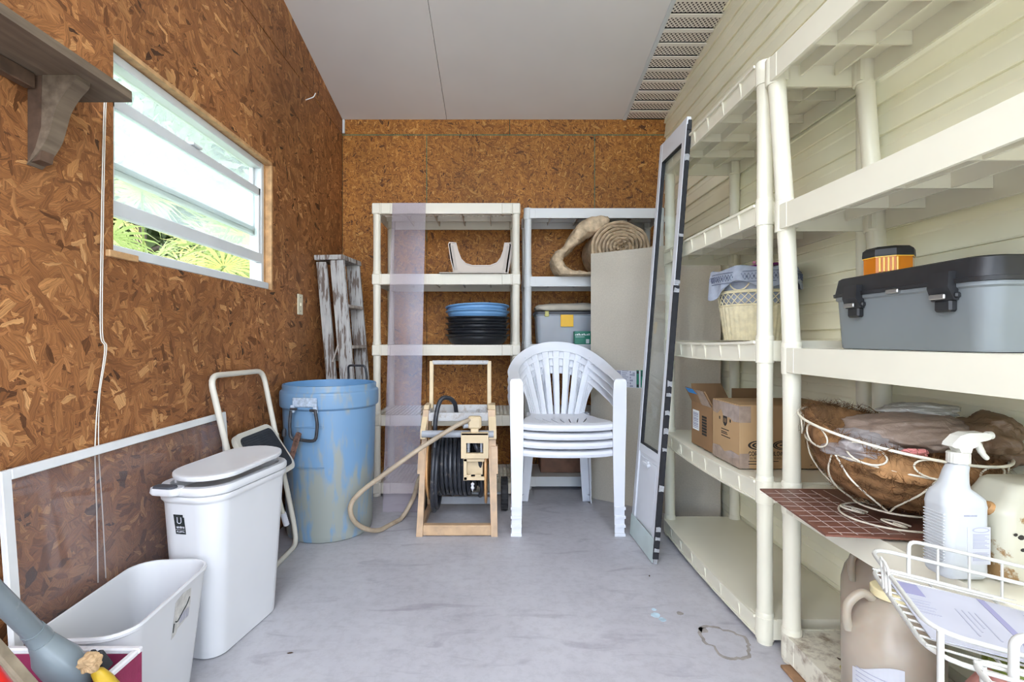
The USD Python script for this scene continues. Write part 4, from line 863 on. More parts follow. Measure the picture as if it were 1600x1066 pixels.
part(t, "lock_knob", lathe([(.001, 0), (.009, 0), (.010, .004), (.010, .03), (.006, .038), (.001, .038)], 12, (sx_(.53) + .03, 2.318, .525)), "black_rubber", 40, "black lock knob")

# ---------------------------------------------------------------- tall white bin with swing lid
plain("bin_white", (.64, .64, .645), .36, .03, 5, .03, 40, dirt=(.42, .40, .37), dirt_at=(.72, .80), dscale=26)
plain("bin_grey_button", (.055, .058, .07), .6)
def place(m, c, deg, z=0):
    V, F = vf(m); V = rot2(V, deg) + [c[0], c[1], z]; return trimesh.Trimesh(V, F, process=False)
bc = (-.908, 1.668)
def R(hx, hy, r, z, dx=0, dy=0): return ring3(rrect(hx, hy, r, 8) + [dx, dy], z)
t = thing("tall_bin", "tall white plastic waste bin with its lid, behind the low open bin", "waste bin", (*bc, 0), group=None)
part(t, "body", place(loft([R(.078, .155, .05, .0), R(.084, .162, .052, .004), R(.106, .196, .07, .485), R(.110, .201, .075, .492), R(.114, .206, .08, .496), R(.115, .207, .08, .506), R(.112, .204, .078, .511), R(.106, .198, .075, .510), R(.104, .195, .072, .49), R(.080, .158, .05, .010)]), bc, -10), "bin_white", 40)
part(t, "lid_frame", place(loft([R(.103, .195, .075, .500), R(.108, .199, .078, .5125), R(.117, .208, .085, .516), R(.119, .210, .087, .522), R(.119, .210, .087, .532), R(.115, .206, .085, .538), R(.098, .188, .078, .538), R(.094, .184, .075, .530), R(.094, .184, .075, .505)]), bc, -10), "bin_white", 40)
part(t, "lid_tab", place(loft([ring3(rrect(.045, .022, .02, 6) + [-.045, -.205], .519), ring3(rrect(.050, .026, .022, 6) + [-.045, -.205], .526), ring3(rrect(.048, .024, .021, 6) + [-.045, -.205], .540)]), bc, -10), "bin_white", 40)
part(t, "lid_button", place(loft([ring3(rrect(.036, .017, .014, 6) + [-.046, -.212], .5395), ring3(rrect(.034, .015, .012, 6) + [-.046, -.212], .546)]), bc, -10), "bin_grey_button", 40, "dark grey release button")
lid = loft([R(.088, .172, .085, .552), R(.104, .190, .10, .556), R(.108, .194, .105, .563), R(.107, .193, .104, .570), R(.098, .184, .096, .5735), R(.05, .11, .05, .568)])
V, F = vf(lid); V[:, 2] += .03 * (V[:, 1] + .19); lid = trimesh.Trimesh(V, F, process=False)
part(t, "swing_lid", place(lid, (bc[0] + .012, bc[1] - .008), -10), "bin_white", 40, "oval lid panel")
for yy_ in (-.15, -.10, .1, .15): part(t, "lid_post", place(bx(-.082, -.074, yy_ - .004, yy_ + .004, .536, .562 + .03 * (yy_ + .16)), (bc[0] + .012, bc[1]), -10), "bin_white", False)
# sticker on the near face
def near(px, py, hy=.1905):   # on the near end of the bin
    return px, py
n_out = rot2(np.array([0, -1.0, 0]), -10); n_r = rot2(np.array([1.0, 0, 0]), -10)
def endface(z):   # distance of the near face from the centre at height z
    return .162 + (.196 - .162) * (z - .004) / .481
z0s, z1s = .395, .452
sl = np.array([0, 0, 1.0]) - n_out * ((.034) / .481) * -1; sl /= np.linalg.norm(sl)
so_ = np.array([*bc, 0]) + n_r * -.030 + n_out * (endface(z0s) + .0008) + [0, 0, z0s]
def slab(x0, x1, s0, s1, lift): return obox(so_ + n_r * (x0 + x1) / 2 + sl * (s0 + s1) / 2 + n_out * lift, n_r * (x1 - x0) / 2, sl * (s1 - s0) / 2, n_out * .0003)
part(t, "sticker", cat(frame(prism(Polygon([(.002, 0), (.036, 0), (.032, .052), (.028, .052), (.028, .060), (-.004, .060)]), .0006), so_, n_r, sl, n_out)), "label_black", False, "black sticker with white letters")
part(t, "sticker_text", cat(text("U", .020, so_ + n_r * .005 + sl * .0325 + n_out * .0007, n_r, sl, .0004, False), text("umbra", .0068, so_ + n_r * .0045 + sl * .0185 + n_out * .0007, n_r, sl, .0004), text("FLUPPA", .0050, so_ + n_r * .0055 + sl * .0050 + n_out * .0007, n_r, sl, .0004), slab(.003, .033, .0135, .0143, .0009)), "label_white", False, "white lettering")

# ---------------------------------------------------------------- low open bin
lc = (-.925, 1.252)
t = thing("low_bin", "low open white plastic waste bin in front of the tall bin", "waste bin", (*lc, 0))
part(t, "body", place(loft([R(.068, .140, .04, .0), R(.075, .148, .045, .004), R(.1015, .186, .06, .312), R(.103, .188, .062, .322), R(.108, .194, .066, .326), R(.109, .195, .067, .332), R(.106, .192, .065, .337), R(.101, .187, .061, .336), R(.099, .184, .059, .325), R(.074, .146, .044, .012)]), lc, 4), "bin_white", 40)
e_out, e_y = rot2(np.array([1.0, 0, 0]), 4), rot2(np.array([0, 1.0, 0]), 4)
sl2 = np.array([0, 0, 1.0]) + e_out * (.0265 / .308); sl2 /= np.linalg.norm(sl2)
lo_ = np.array([*lc, 0]) + e_out * (.075 + .0265 * (.215 - .004) / .308 + .0008) + e_y * -.005 + [0, 0, .215]
def lab(a0, a1, s0, s1, lift=.0004): return obox(lo_ + e_y * (a0 + a1) / 2 + sl2 * (s0 + s1) / 2 + e_out * lift, e_y * (a1 - a0) / 2, sl2 * (s1 - s0) / 2, e_out * .0003)
plain("label_worn", (.52, .50, .46), .6, .2, 60)
part(t, "torn_label", cat(frame(prism(Polygon([(0, .0), (.02, .004), (.026, .014), (.075, .02), (.080, .045), (.078, .095), (.040, .100), (.006, .092), (.004, .05)]), .0005), lo_, e_y, sl2, e_out)), "label_worn", False, "half peeled paper label")
part(t, "bar_code", cat([lab(.030 + .0042 * k, .032 + .0042 * k + .001 * (k % 3), .022, .046) for k in range(11)]), "label_grey", False)
part(t, "marker_stroke", cat(tube(smooth_path([lo_ + e_y * a + sl2 * s + e_out * .0012 for a, s in ((.012, .040), (.022, .036), (.045, .050), (.062, .060), (.072, .074))], 5), .0013, 6), tube(np.array([lo_ + e_y * .004 + sl2 * .016 + e_out * .001, lo_ + e_y * .006 + sl2 * .038 + e_out * .001]), .0013, 6)), "label_black", 40, "black marker scrawl")

# ---------------------------------------------------------------- magenta fabric box with tools
plain("magenta_fabric", (.26, .022, .075), .75, .15, 14, .3, 300)
plain("white_trim", (.70, .68, .68), .7, .08, 40, .3, 200)
bx0, bx1, by0, by1, bz = -1.055, -.765, .760, 1.060, .322
t = thing("fabric_box", "magenta fabric storage box with white edging, bottom left corner", "storage box", (-.91, .91, 0))
for nm, a in (("side", (bx0, bx1, by1 - .010, by1)), ("side", (bx0, bx1, by0, by0 + .010)), ("side", (bx0, bx0 + .010, by0 + .010, by1 - .010)), ("side", (bx1 - .010, bx1, by0 + .010, by1 - .010))):
    part(t, nm, bx(*a, .001, bz - .012, .001), "magenta_fabric", False)
part(t, "bottom", bx(bx0 + .01, bx1 - .01, by0 + .01, by1 - .01, .001, .012), "magenta_fabric", False)
for a in ((bx0 - .002, bx1 + .002, by1 - .012, by1 + .002), (bx0 - .002, bx1 + .002, by0 - .002, by0 + .012), (bx0 - .002, bx0 + .012, by0 + .0125, by1 - .0125), (bx1 - .012, bx1 + .002, by0 + .0125, by1 - .0125)):
    part(t, "edging", bx(*a, bz - .0125, bz, .003), "white_trim", False)
for xx in (bx1 - .0125, bx0 + .0105): part(t, "corner_binding", bx(xx, xx + .002, by1 - .012, by1 - .0102, .02, bz - .014), "white_trim", False)
plain("tool_grey", (.20, .235, .25), .33, .1, 8, dirt=(.32, .34, .34), dirt_at=(.62, .75), dscale=24)
plain("tool_blue_grey", (.42, .45, .52), .5, .12, 20)
plain("yellow_plastic", (.62, .40, .03), .45, .15, 14)
plain("paper_tan", (.50, .33, .17), .8, .2, 20)
P0, P1, P2 = at(-40, 896, .83), at(55, 990, .945), at(118, 1064, 1.0)
ax = (P1 - P0) / np.linalg.norm(P1 - P0); hx_ = (P2 - P1) / np.linalg.norm(P2 - P1)
t = thing("pole_tool", "grey metal pole tool with a flared head lying in the magenta box", "garden tool", tuple(P2))
part(t, "pole", tube(np.vstack([P0 - ax * .25, P1]), .0172, 20), "tool_grey", 40)
part(t, "collar", tube(np.vstack([P1 - ax * .012, P1 + ax * .012, P1 + hx_ * .03]), [.0188, .0205, .0200], 20), "tool_grey", 40)
sd_ = np.cross(hx_, [0, .45, .9]); sd_ /= np.linalg.norm(sd_); tp_ = np.cross(sd_, hx_); tp_ = tp_ if tp_[2] > 0 else -tp_
def hring(s, a, b): return np.array([P1 + hx_ * s + sd_ * a * math.copysign(abs(math.cos(x)) ** .75, math.cos(x)) + tp_ * b * math.copysign(abs(math.sin(x)) ** .75, math.sin(x)) for x in np.arange(24) * 2 * np.pi / 24])
hd_ = loft([hring(*q) for q in ((.022, .020, .020), (.042, .027, .024), (.070, .046, .029), (.105, .053, .028), (.135, .049, .024), (.150, .036, .016))])
part(t, "head", hd_, "tool_grey", 40)
part(t, "head_socket", obox(P1 + hx_ * .098 + tp_ * .0275 + sd_ * .004, hx_ * .016, sd_ * .014, tp_ * .003, .001), "label_black", False)
part(t, "socket_bolt", obox(P1 + hx_ * .099 + tp_ * .0295 + sd_ * .004, hx_ * .009, sd_ * .010, tp_ * .003, .002), "brass", False)
part(t, "clamp_strap", obox(P1 + hx_ * .122 + tp_ * .028 + sd_ * .030, hx_ * .012, sd_ * .028, tp_ * .004, .003), "tool_blue_grey", False)
for q in (.044, .064): part(t, "head_bracket", obox(P1 + hx_ * .105 + tp_ * .018 + sd_ * (q + .014), hx_ * .022, sd_ * .006, tp_ * .010, .003), "black_rubber", False)
part(t, "yellow_end", loft([hring(.088, .001, .001) * 0 + (P1 + hx_ * a + sd_ * .100 + tp_ * .004 - np.array([0, 0, .024])) + sd_[None] * (np.cos(np.arange(24) * np.pi / 12) * r)[:, None] + tp_[None] * (np.sin(np.arange(24) * np.pi / 12) * r * .7)[:, None] for a, r in ((.07, .005), (.078, .014), (.10, .019), (.14, .021), (.155, .016))]), "yellow_plastic", 40)
pp_ = disp(trimesh.creation.icosphere(3, .017), .012, 75, 8); pp_.apply_translation(P1 + hx_ * .070 + sd_ * .098 + tp_ * -.006)
solo("crumpled_paper", pp_, "paper_tan", "small crumpled tan paper beside the pole tool in the magenta box", "paper", False)
plain("stake_wood", (.27, .22, .15), .8, .3, 30, .4, 60)
plain("red_plastic", (.55, .018, .012), .3, .08, 10)
w0, w1 = np.array([-.425, .800, .02]), np.array([-1.085, .715, .920]); wd = (w1 - w0); wl_ = np.linalg.norm(wd); wd /= wl_; wn_ = np.cross(wd, [0, 1.0, 0]); wn_ /= np.linalg.norm(wn_); wn_ = wn_ if wn_[2] > 0 else -wn_
solo("wooden_stake", obox((w0 + w1) / 2 - wn_ * .012, wd * wl_ / 2, wn_ * .030, np.cross(wd, wn_) * .010, .003), "stake_wood", "weathered wooden stake leaning across the lower left corner", "stake", False)
r0_, r1_ = w0 + [.025, -.075, .0], w1 + [.0, -.085, .16]; r0_[2] = .02
t = thing("red_handle", "glossy red plastic tool handle at the lower left edge", "tool handle", tuple(r0_))
part(t, "grip", tube(np.vstack([r0_ + (r1_ - r0_) * k for k in (0, .1, .5, .97)]), [.018, .022, .023, .020], 16), "red_plastic", 40)
part(t, "ridge", tube(np.vstack([r0_ + (r1_ - r0_) * k + [.0, -.016, .0165] for k in (.2, .5, .9)]), .0035, 8), "label_white", 40, "pale stripe along the grip")
# ---------------------------------------------------------------- tool box and beacon
plain("toolbox_grey", (.19, .21, .215), .42, .05, 6, .06, 80)
plain("toolbox_black", (.014, .014, .015), .45, .3, 30)
plain("steel", (.45, .44, .42), .3, metal=.9)
tc = np.array([1.075, 1.178, 0]); tz = .9585
def TR(hx, hy, r, z): return ring3(rrect(hx, hy, r, 6) + tc[:2], z)
t = thing("tool_box", "big grey tool box with black lid and two black latches on the nearest shelving", "tool box", (tc[0], tc[1], tz))
part(t, "body", loft([TR(.106, .212, .035, tz), TR(.109, .215, .037, tz + .004), TR(.117, .223, .042, tz + .130), TR(.122, .228, .045, tz + .134), TR(.122, .228, .045, tz + .142)]), "toolbox_grey", 35)
part(t, "lid", loft([TR(.126, .232, .046, tz + .1425), TR(.127, .233, .047, tz + .151), TR(.123, .229, .045, tz + .152), TR(.117, .222, .042, tz + .190), TR(.112, .217, .040, tz + .1935)]), "toolbox_black", 35)
for yl in (1.300, 1.040):
    L = part(t, "latch", cat(loft([np.array([(tc[0] - .128, yl - .027, tz + .108), (tc[0] - .118, yl - .027, tz + .108), (tc[0] - .118, yl + .027, tz + .108), (tc[0] - .128, yl + .027, tz + .108)])[::-1], np.array([(tc[0] - .140, yl - .025, tz + .135), (tc[0] - .118, yl - .025, tz + .135), (tc[0] - .118, yl + .025, tz + .135), (tc[0] - .140, yl + .025, tz + .135)])[::-1], np.array([(tc[0] - .136, yl - .023, tz + .168), (tc[0] - .116, yl - .023, tz + .168), (tc[0] - .116, yl + .023, tz + .168), (tc[0] - .136, yl + .023, tz + .168)])[::-1]]), bx(tc[0] - .130, tc[0] - .112, yl - .020, yl + .020, tz + .084, tz + .110, .004), bx(tc[0] - .128, tc[0] - .116, yl - .032, yl + .032, tz + .112, tz + .124, .003)), "toolbox_black", False)
    part(L, "latch_bar", bx(tc[0] - .1425, tc[0] - .137, yl - .019, yl + .019, tz + .110, tz + .121, .002), "steel", False)
part(t, "lock_hasp", bx(tc[0] - .130, tc[0] - .118, 1.155, 1.192, tz + .136, tz + .146, .002), "steel", False)
mat("amber_lens", {"p": ("principled_bsdf", {"base_color": (.80, .24, .005), "roughness": .15, "transmission_weight": .25, "ior": 1.45})}, [])
plain("amber_bright", (.95, .55, .06), .25)
bcx = np.array([1.045, 1.305, tz + .1945])
t = thing("beacon_light", "amber beacon light with black cap standing on the black tool box lid", "beacon light", tuple(bcx))
def octo(pr, k=8, tw=math.pi / 8):
    m = lathe(pr, k, (0, 0, 0)); V, F = vf(m); return trimesh.Trimesh(rot2(V, math.degrees(tw)) + bcx, F, process=False)
part(t, "base", octo([(.001, 0), (.056, 0), (.057, .004), (.001, .004)]), "toolbox_black", False)
part(t, "lens", octo([(.001, .0045), (.055, .0045), (.055, .045), (.001, .045)]), "amber_lens", False, "amber plastic lens")
part(t, "lens_ring", octo([(.001, .045), (.0575, .045), (.0575, .0475), (.001, .0475)]), "amber_bright", False)
part(t, "cap", octo([(.001, .048), (.058, .048), (.0585, .052), (.0575, .066), (.048, .0735), (.001, .0735)]), "toolbox_black", False)
fa = math.atan2(-bcx[1], -bcx[0]); fd = np.array([math.cos(fa), math.sin(fa), 0]); fs = np.array([-fd[1], fd[0], 0])
part(t, "lens_rib", cat([obox(bcx + fd * .0525 + fs * q + [0, 0, .025], fd * .004, fs * .0022, (0, 0, .0185), .001) for q in np.linspace(-.018, .018, 5)]), "amber_bright", False, "bright ribs of the lens", "stuff")

# ---------------------------------------------------------------- wicker basket with blue liner
plain("wicker", (.70, .62, .40), .6, .14, 40, .3, 120)
plain("liner_cloth", (.33, .36, .42), .85, .12, 40, .4, 160)
plain("liner_print", (.11, .125, .18), .85)
plain("purple_plastic", (.24, .03, .20), .35)
plain("pink_bead", (.70, .28, .42), .3)
wc = np.array([1.045, 1.985, .9805])
t = thing("wicker_basket", "cream wicker basket lined with patterned grey blue cloth on the right shelving", "basket", tuple(wc))
def wl_shape(z): return .108 + (.140 - .108) * z / .24
K = 144; a = np.arange(K) * 2 * np.pi / K
rings = []
for z in np.linspace(0, .135, 16):
    r = wl_shape(z) + .0035 * np.abs(np.cos(a * 18)) + .0006 * np.cos(z * 900)
    rings.append(np.column_stack([wc[0] + r * np.cos(a), wc[1] + r * np.sin(a), np.full(K, wc[2] + z)]))
part(t, "woven_wall", loft(rings), "wicker", 60)
ring = lambda r, z, th: tube(np.column_stack([wc[0] + r * np.cos(a[::3]), wc[1] + r * np.sin(a[::3]), np.full(K // 3, wc[2] + z)]), th, 7, True)
for z in (.138, .188, .192): part(t, "wicker_ring", ring(wl_shape(z) + .001, z, .0042), "wicker", 50)
lat = []
for i in range(30):
    for s in (-1, 1):
        q = np.linspace(0, 1, 6); an = (i / 30) * 2 * np.pi + s * q * .36
        lat.append(tube(np.column_stack([wc[0] + (wl_shape(.14) + .002 * s + .006 * q) * np.cos(an), wc[1] + (wl_shape(.14) + .002 * s + .006 * q) * np.sin(an), wc[2] + .140 + q * .048]), .0019, 5))
part(t, "lattice", cat(lat), "wicker", 50, kind="stuff")
sc = []
for i in range(9):
    q = np.linspace(0, np.pi, 10); an = (i + .5) / 9 * 2 * np.pi + .30 * np.cos(q)
    sc.append(tube(np.column_stack([wc[0] + .138 * np.cos(an), wc[1] + .138 * np.sin(an), wc[2] + .240 - .046 * np.sin(q)]), .0028, 6))
part(t, "scallop", cat(sc), "wicker", 50, kind="stuff")
rings = []
for r, z, w in ((.100, .03, 0), (.120, .15, 0), (.134, .235, .0), (.142, .275, .003), (.150, .282, .003), (.157, .276, .004), (.160, .25, .005), (.164, .215, .007), (.158, .212, .007), (.152, .24, .004), (.146, .262, .002)):
    rr_ = r + w * np.sin(a * 7) + w * .7 * np.sin(a * 13 + 1); zz = z + w * 2.2 * np.sin(a * 5 + 1) + (-.05 * np.exp(-((np.mod(a - math.pi * .93 + math.pi, 2 * math.pi) - math.pi) / .35) ** 2) if .2 < z < .23 else 0)
    rings.append(np.column_stack([wc[0] + rr_ * np.cos(a), wc[1] + rr_ * np.sin(a), wc[2] + zz]))
part(t, "cloth_liner", loft(rings, True, False), "liner_cloth", 60, "grey blue cloth liner folded over the rim")
pr_ = []
for ph in (0, 1):
    zig = [np.array([wc[0] + .1662 * math.cos(x), wc[1] + .1662 * math.sin(x), wc[2] + .230 + .024 * ((i + ph) % 2)]) for i, x in enumerate(np.linspace(0, 2 * np.pi, 84, endpoint=False))]
    pr_.append(tube(np.array(zig), .0013, 4, True))
for x in np.linspace(0, 2 * np.pi, 42, endpoint=False): pr_.append(trimesh.creation.icosphere(1, .0032).apply_translation((wc[0] + .1655 * math.cos(x + .037), wc[1] + .1655 * math.sin(x + .037), wc[2] + .242)))
for z_ in (.222, .262): pr_.append(tube(np.column_stack([wc[0] + (.1655 + (.2 - z_) * .05) * np.cos(a[::2]), wc[1] + (.1655 + (.2 - z_) * .05) * np.sin(a[::2]), np.full(K // 2, wc[2] + z_)]), .0012, 5, True))
part(t, "printed_pattern", cat(pr_), "liner_print", False, "dark printed border", "stuff")
pd = lathe([(.001, 0), (.11, 0), (.113, .004), (.110, .008), (.001, .008)], 40); pd.apply_transform(trimesh.transformations.rotation_matrix(math.radians(-7), [.3, 1, 0])); pd.apply_translation(wc + [-.01, 0, .283])
plum = thing("purple_lid", "purple plastic lid with pink beads lying in the top of the wicker basket", "lid", tuple(wc + [0, 0, .28]))
part(plum, "disc", pd, "purple_plastic", 35)
for q in range(4): part(plum, "bead", trimesh.creation.icosphere(2, .0065).apply_translation(wc + [-.055 + .020 * q, -.105, .298 + .004 * (q % 2)]), "pink_bead", True, "pink bead")

# ---------------------------------------------------------------- cardboard boxes
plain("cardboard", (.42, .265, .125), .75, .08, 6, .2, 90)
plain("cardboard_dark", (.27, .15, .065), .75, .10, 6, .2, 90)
plain("print_black", (.018, .014, .010), .7)
plain("packing_tape", (.33, .245, .185), .12, .2, 30, .3, 50)
plain("blue_tape", (.02, .22, .55), .5)
zc = .5258
X0, X1, Y0, Y1, Z1 = .862, 1.215, 1.735, 1.950, zc + .222
t = thing("cardboard_box", "closed brown carton with black print and shiny tape on the right shelving", "cardboard box", ((X0 + X1) / 2, (Y0 + Y1) / 2, zc))
part(t, "carton", bx(X0, X1, Y0, Y1, zc, Z1, .0015), "cardboard", False)
part(t, "top_flap", bx(X0 + .001, X1 - .001, Y0 + .001, (Y0 + Y1) / 2 - .001, Z1 + .0002, Z1 + .003), "cardboard", False); part(t, "top_flap", bx(X0 + .001, X1 - .001, (Y0 + Y1) / 2 + .001, Y1 - .001, Z1 + .0002, Z1 + .003), "cardboard", False)
fo, fu, fv = np.array([0, Y0 - .0003, 0]), np.array([1.0, 0, 0]), np.array([0, 0, 1.0])
part(t, "print_text", cat(text("CORDLESS BLOWER", .0145, (.893, Y0 - .0001, zc + .046), fu * .74, fv, .0005), text("20V RECHARGEABLE | CORDLESS", .0078, (.893, Y0 - .0001, zc + .0335), fu * .78, fv, .0005, False), bx(.893, .950, Y0 - .0006, Y0 + .001, zc + .0250, zc + .0275), bx(.960, 1.0, Y0 - .0006, Y0 + .001, zc + .0250, zc + .0275), bx(.893, .930, Y0 - .0006, Y0 + .001, zc + .0155, zc + .018)), "print_black", False, "black printed lettering on the carton")
def oval(cx, cz, a_, b_, k=.80): 
    e = affinity.scale(Point(0, 0).buffer(1, 24), a_, b_); i_ = affinity.scale(Point(0, 0).buffer(1, 24), a_ * k, b_ * k)
    return frame(prism(e.difference(i_), .0006), (cx, Y0, cz), fu, fv, (0, -1, 0))
lz = zc + .083
part(t, "oval_logo", cat(oval(.932, lz, .040, .0165), oval(.932, lz, .026, .0095, .7), frame(prism(affinity.scale(Point(0, 0).buffer(1, 16), .012, .0045), .0006), (.932, Y0, lz), fu, fv, (0, -1, 0))), "print_black", False, "black double oval emblem")
part(t, "oval_logo", cat(oval(1.020, lz, .041, .0170, .86), oval(1.020, lz, .033, .0125, .78), bx(1.004, 1.036, Y0 - .0006, Y0 + .001, lz - .0022, lz + .0022), frame(prism(Polygon([(-.010, .004), (0, .014), (.010, .004)]), .0006), (1.020, Y0, lz), fu, fv, (0, -1, 0))), "print_black", False, "black ringed oval emblem")
sx = X0 - .0004; lu, lv = np.array([0, -1.0, 0]), np.array([0, 0, 1.0])
part(t, "side_print", cat(frame(prism(Polygon([(-.016, .03), (.016, .03), (.016, .006), (.008, -.004), (0, -.008), (-.008, -.004), (-.016, .006)]).difference(sbox(-.009, .006, -.004, .022)).difference(sbox(.003, .006, .009, .022)), .0006), (X0, 1.845, zc + .14), lu, lv, (-1, 0, 0)), *[bx(sx - .0003, sx + .001, 1.875 - .0 - w_, 1.875, z_, z_ + .003) for z_, w_ in ((zc + .118, .060), (zc + .108, .045), (zc + .102, .050), (zc + .092, .070))], *[bx(sx - .0003, sx + .001, y_, y_ + .008, zc + .152, zc + .163) for y_ in (1.80, 1.885)]), "print_black", False, "small black shield and lines of print")
tpz = [frame(prism(Polygon([(0, 0), (.0, -.045), (.04, -.05), (.075, -.028), (.095, -.06), (.14, -.05), (.17, -.062), (.213, -.058), (.213, 0)]), .0005), (X0, Y1 - .001, Z1 - .001), lu, lv, (-1, 0, 0)), frame(prism(Polygon([(0, 0), (0, .045), (.06, .05), (.1, .035), (.15, .05), (.213, .045), (.213, 0)]), .0005), (X0, Y1 - .001, zc + .001), lu, lv, (-1, 0, 0)),
       frame(prism(sbox(0, 0, .040, .058), .0005), (X0, Y0, Z1 - .059), fu, fv, (0, -1, 0)), frame(prism(sbox(0, 0, .035, .052), .0005), (X0, Y0, zc + .001), fu, fv, (0, -1, 0))]
for m_ in tpz: part(t, "tape", m_, "packing_tape", False, "shiny brown packing tape")
t = thing("open_box", "darker brown open carton with raised flaps behind the printed carton", "cardboard box", (1.0, 2.085, zc))
a0, a1, b0, b1, h_ = .872, 1.17, 1.975, 2.185, zc + .185
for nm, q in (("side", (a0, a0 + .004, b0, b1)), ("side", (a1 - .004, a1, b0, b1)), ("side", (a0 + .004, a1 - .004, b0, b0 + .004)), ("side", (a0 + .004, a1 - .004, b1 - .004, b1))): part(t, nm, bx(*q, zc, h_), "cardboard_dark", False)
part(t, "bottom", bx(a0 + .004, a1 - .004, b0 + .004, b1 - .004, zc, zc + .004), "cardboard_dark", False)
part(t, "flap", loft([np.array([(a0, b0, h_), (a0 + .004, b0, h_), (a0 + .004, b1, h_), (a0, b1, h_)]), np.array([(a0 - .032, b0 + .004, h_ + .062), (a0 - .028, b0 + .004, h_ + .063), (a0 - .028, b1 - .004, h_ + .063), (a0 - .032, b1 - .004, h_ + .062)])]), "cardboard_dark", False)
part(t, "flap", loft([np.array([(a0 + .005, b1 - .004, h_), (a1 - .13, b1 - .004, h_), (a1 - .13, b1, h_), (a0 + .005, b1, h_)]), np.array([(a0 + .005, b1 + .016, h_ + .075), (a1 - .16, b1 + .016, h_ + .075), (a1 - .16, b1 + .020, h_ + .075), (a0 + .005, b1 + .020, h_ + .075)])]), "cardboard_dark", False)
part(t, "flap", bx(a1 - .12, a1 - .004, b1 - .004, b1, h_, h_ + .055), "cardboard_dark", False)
part(t, "blue_tape", loft([np.array([(a0 - .0330, b0 + .10, h_ + .040), (a0 - .0325, b0 + .10, h_ + .040), (a0 - .0325, b0 + .19, h_ + .040), (a0 - .0330, b0 + .19, h_ + .040)]) + [.012, 0, 0], np.array([(a0 - .0330, b0 + .12, h_ + .0605), (a0 - .0325, b0 + .12, h_ + .0605), (a0 - .0325, b0 + .20, h_ + .0605), (a0 - .0330, b0 + .20, h_ + .0605)])]), "blue_tape", False, "scrap of blue tape")
part(t, "packing_tape", loft([np.array([(a0 - .0012, b0 + .01, h_ - .004), (a0 - .0002, b0 + .01, h_ - .004), (a0 - .0002, b0 + .10, h_ - .004), (a0 - .0012, b0 + .10, h_ - .004)]), np.array([(a0 - .0335, b0 + .015, h_ + .061), (a0 - .0325, b0 + .015, h_ + .061), (a0 - .0325, b0 + .085, h_ + .061), (a0 - .0335, b0 + .085, h_ + .061)])]), "packing_tape", False)
part(t, "label", bx(a0 - .0008, a0, 2.105, 2.170, zc + .065, zc + .15), "print_white", False, "white bar code label")
part(t, "bar_code", cat([bx(a0 - .0013, a0 - .0006, 2.112, 2.163, zc + .072 + .0072 * k, zc + .0755 + .0072 * k + .001 * (k % 3)) for k in range(10)]), "label_grey", False)
part(t, "printed_grid", cat([bx(a0 - .0006, a0 + .001, 2.03, 2.075, zc + .055 + .012 * k, zc + .064 + .012 * k) for k in range(7)]), "print_black", False)

# ---------------------------------------------------------------- grid board and hanging planter
plain("board_brown", (.16, .062, .038), .5, .12, 16)
plain("grid_white", (.50, .42, .37), .6)
zb = .5348
t = thing("grid_board", "thin reddish brown board with white grid lines jutting out under the wire planter", "board", (.90, 1.28, zb))
gp = np.array([(.752, 1.118), (.952, 1.092), (1.14, 1.085), (1.14, 1.455), (.787, 1.462)])
part(t, "board", loft([ring3(gp, zb), ring3(gp, zb + .0045)]), "board_brown", False)
gl = []
zg = zb + .0048
for k in range(5):
    f_ = .16 + .155 * k; gl.append(obox(((.752 + .785) / 2 + f_ * .23, 1.28, zg), (.0175, .165, 0), (.0011, -.0001, 0), (0, 0, .0002)))
for m_ in gl: part(t, "grid_line", m_, "grid_white", False)
for k in range(9):
    y_ = 1.125 + .036 * k; part(t, "grid_line", obox((.85, y_, zg), (.085, -.004, 0), (0, .0008, 0), (0, 0, .0002)), "grid_white", False)

plain("wire_cream", (.70, .64, .50), .45, .12, 30, dirt=(.25, .12, .05), dirt_at=(.66, .74), dscale=40)
plain("coco_fibre", (.33, .17, .066), .95, .35, 40, 1.0, 130)
plain("coco_dark", (.20, .095, .036), .95, .35, 40, 1.0, 130)
hc = np.array([.995, 1.225, 0]); tilt = np.array([-.10, .15])
def rim(ang, r, z): 
    x, y = r * math.cos(ang), r * math.sin(ang); return np.array([hc[0] + x, hc[1] + y, z + tilt[0] * x * (z - .55) / .2 + tilt[1] * y * (z - .55) / .2])
AN = np.linspace(0, 2 * np.pi, 48, endpoint=False)
t = thing("hanging_planter", "cream wire hanging planter bowl with brown coco fibre liner on the grid board", "planter", (hc[0], hc[1], zb + .006))
part(t, "rim_wire", tube([rim(x, .205, .752) for x in AN], .0034, 8, True), "wire_cream", 50)
part(t, "band_wire", tube([rim(x, .188, .702) for x in AN], .0028, 8, True), "wire_cream", 50)
part(t, "base_wire", tube([rim(x, .085, .572) for x in AN], .0026, 8, True), "wire_cream", 50)
for k in range(10):
    x0 = k / 10 * 2 * np.pi
    part(t, "scroll", tube([rim(x0 + .20 * math.cos(u_) , .197 + .002 * math.sin(u_), .727 + .023 * math.sin(u_)) for u_ in np.linspace(0, 2 * np.pi, 20, endpoint=False)], .0021, 6, True), "wire_cream", 50)
for k in range(6):
    x0 = k / 6 * 2 * np.pi + .25
    for s in (-1, 1):
        part(t, "rib_wire", tube(smooth_path([rim(x0 + s * (.02 + .50 * q), .190 - (.190 - .082) * q ** 1.6, .702 - .130 * q ** .8) for q in (0, .25, .5, .75, 1)], 4), .0022, 6), "wire_cream", 50)
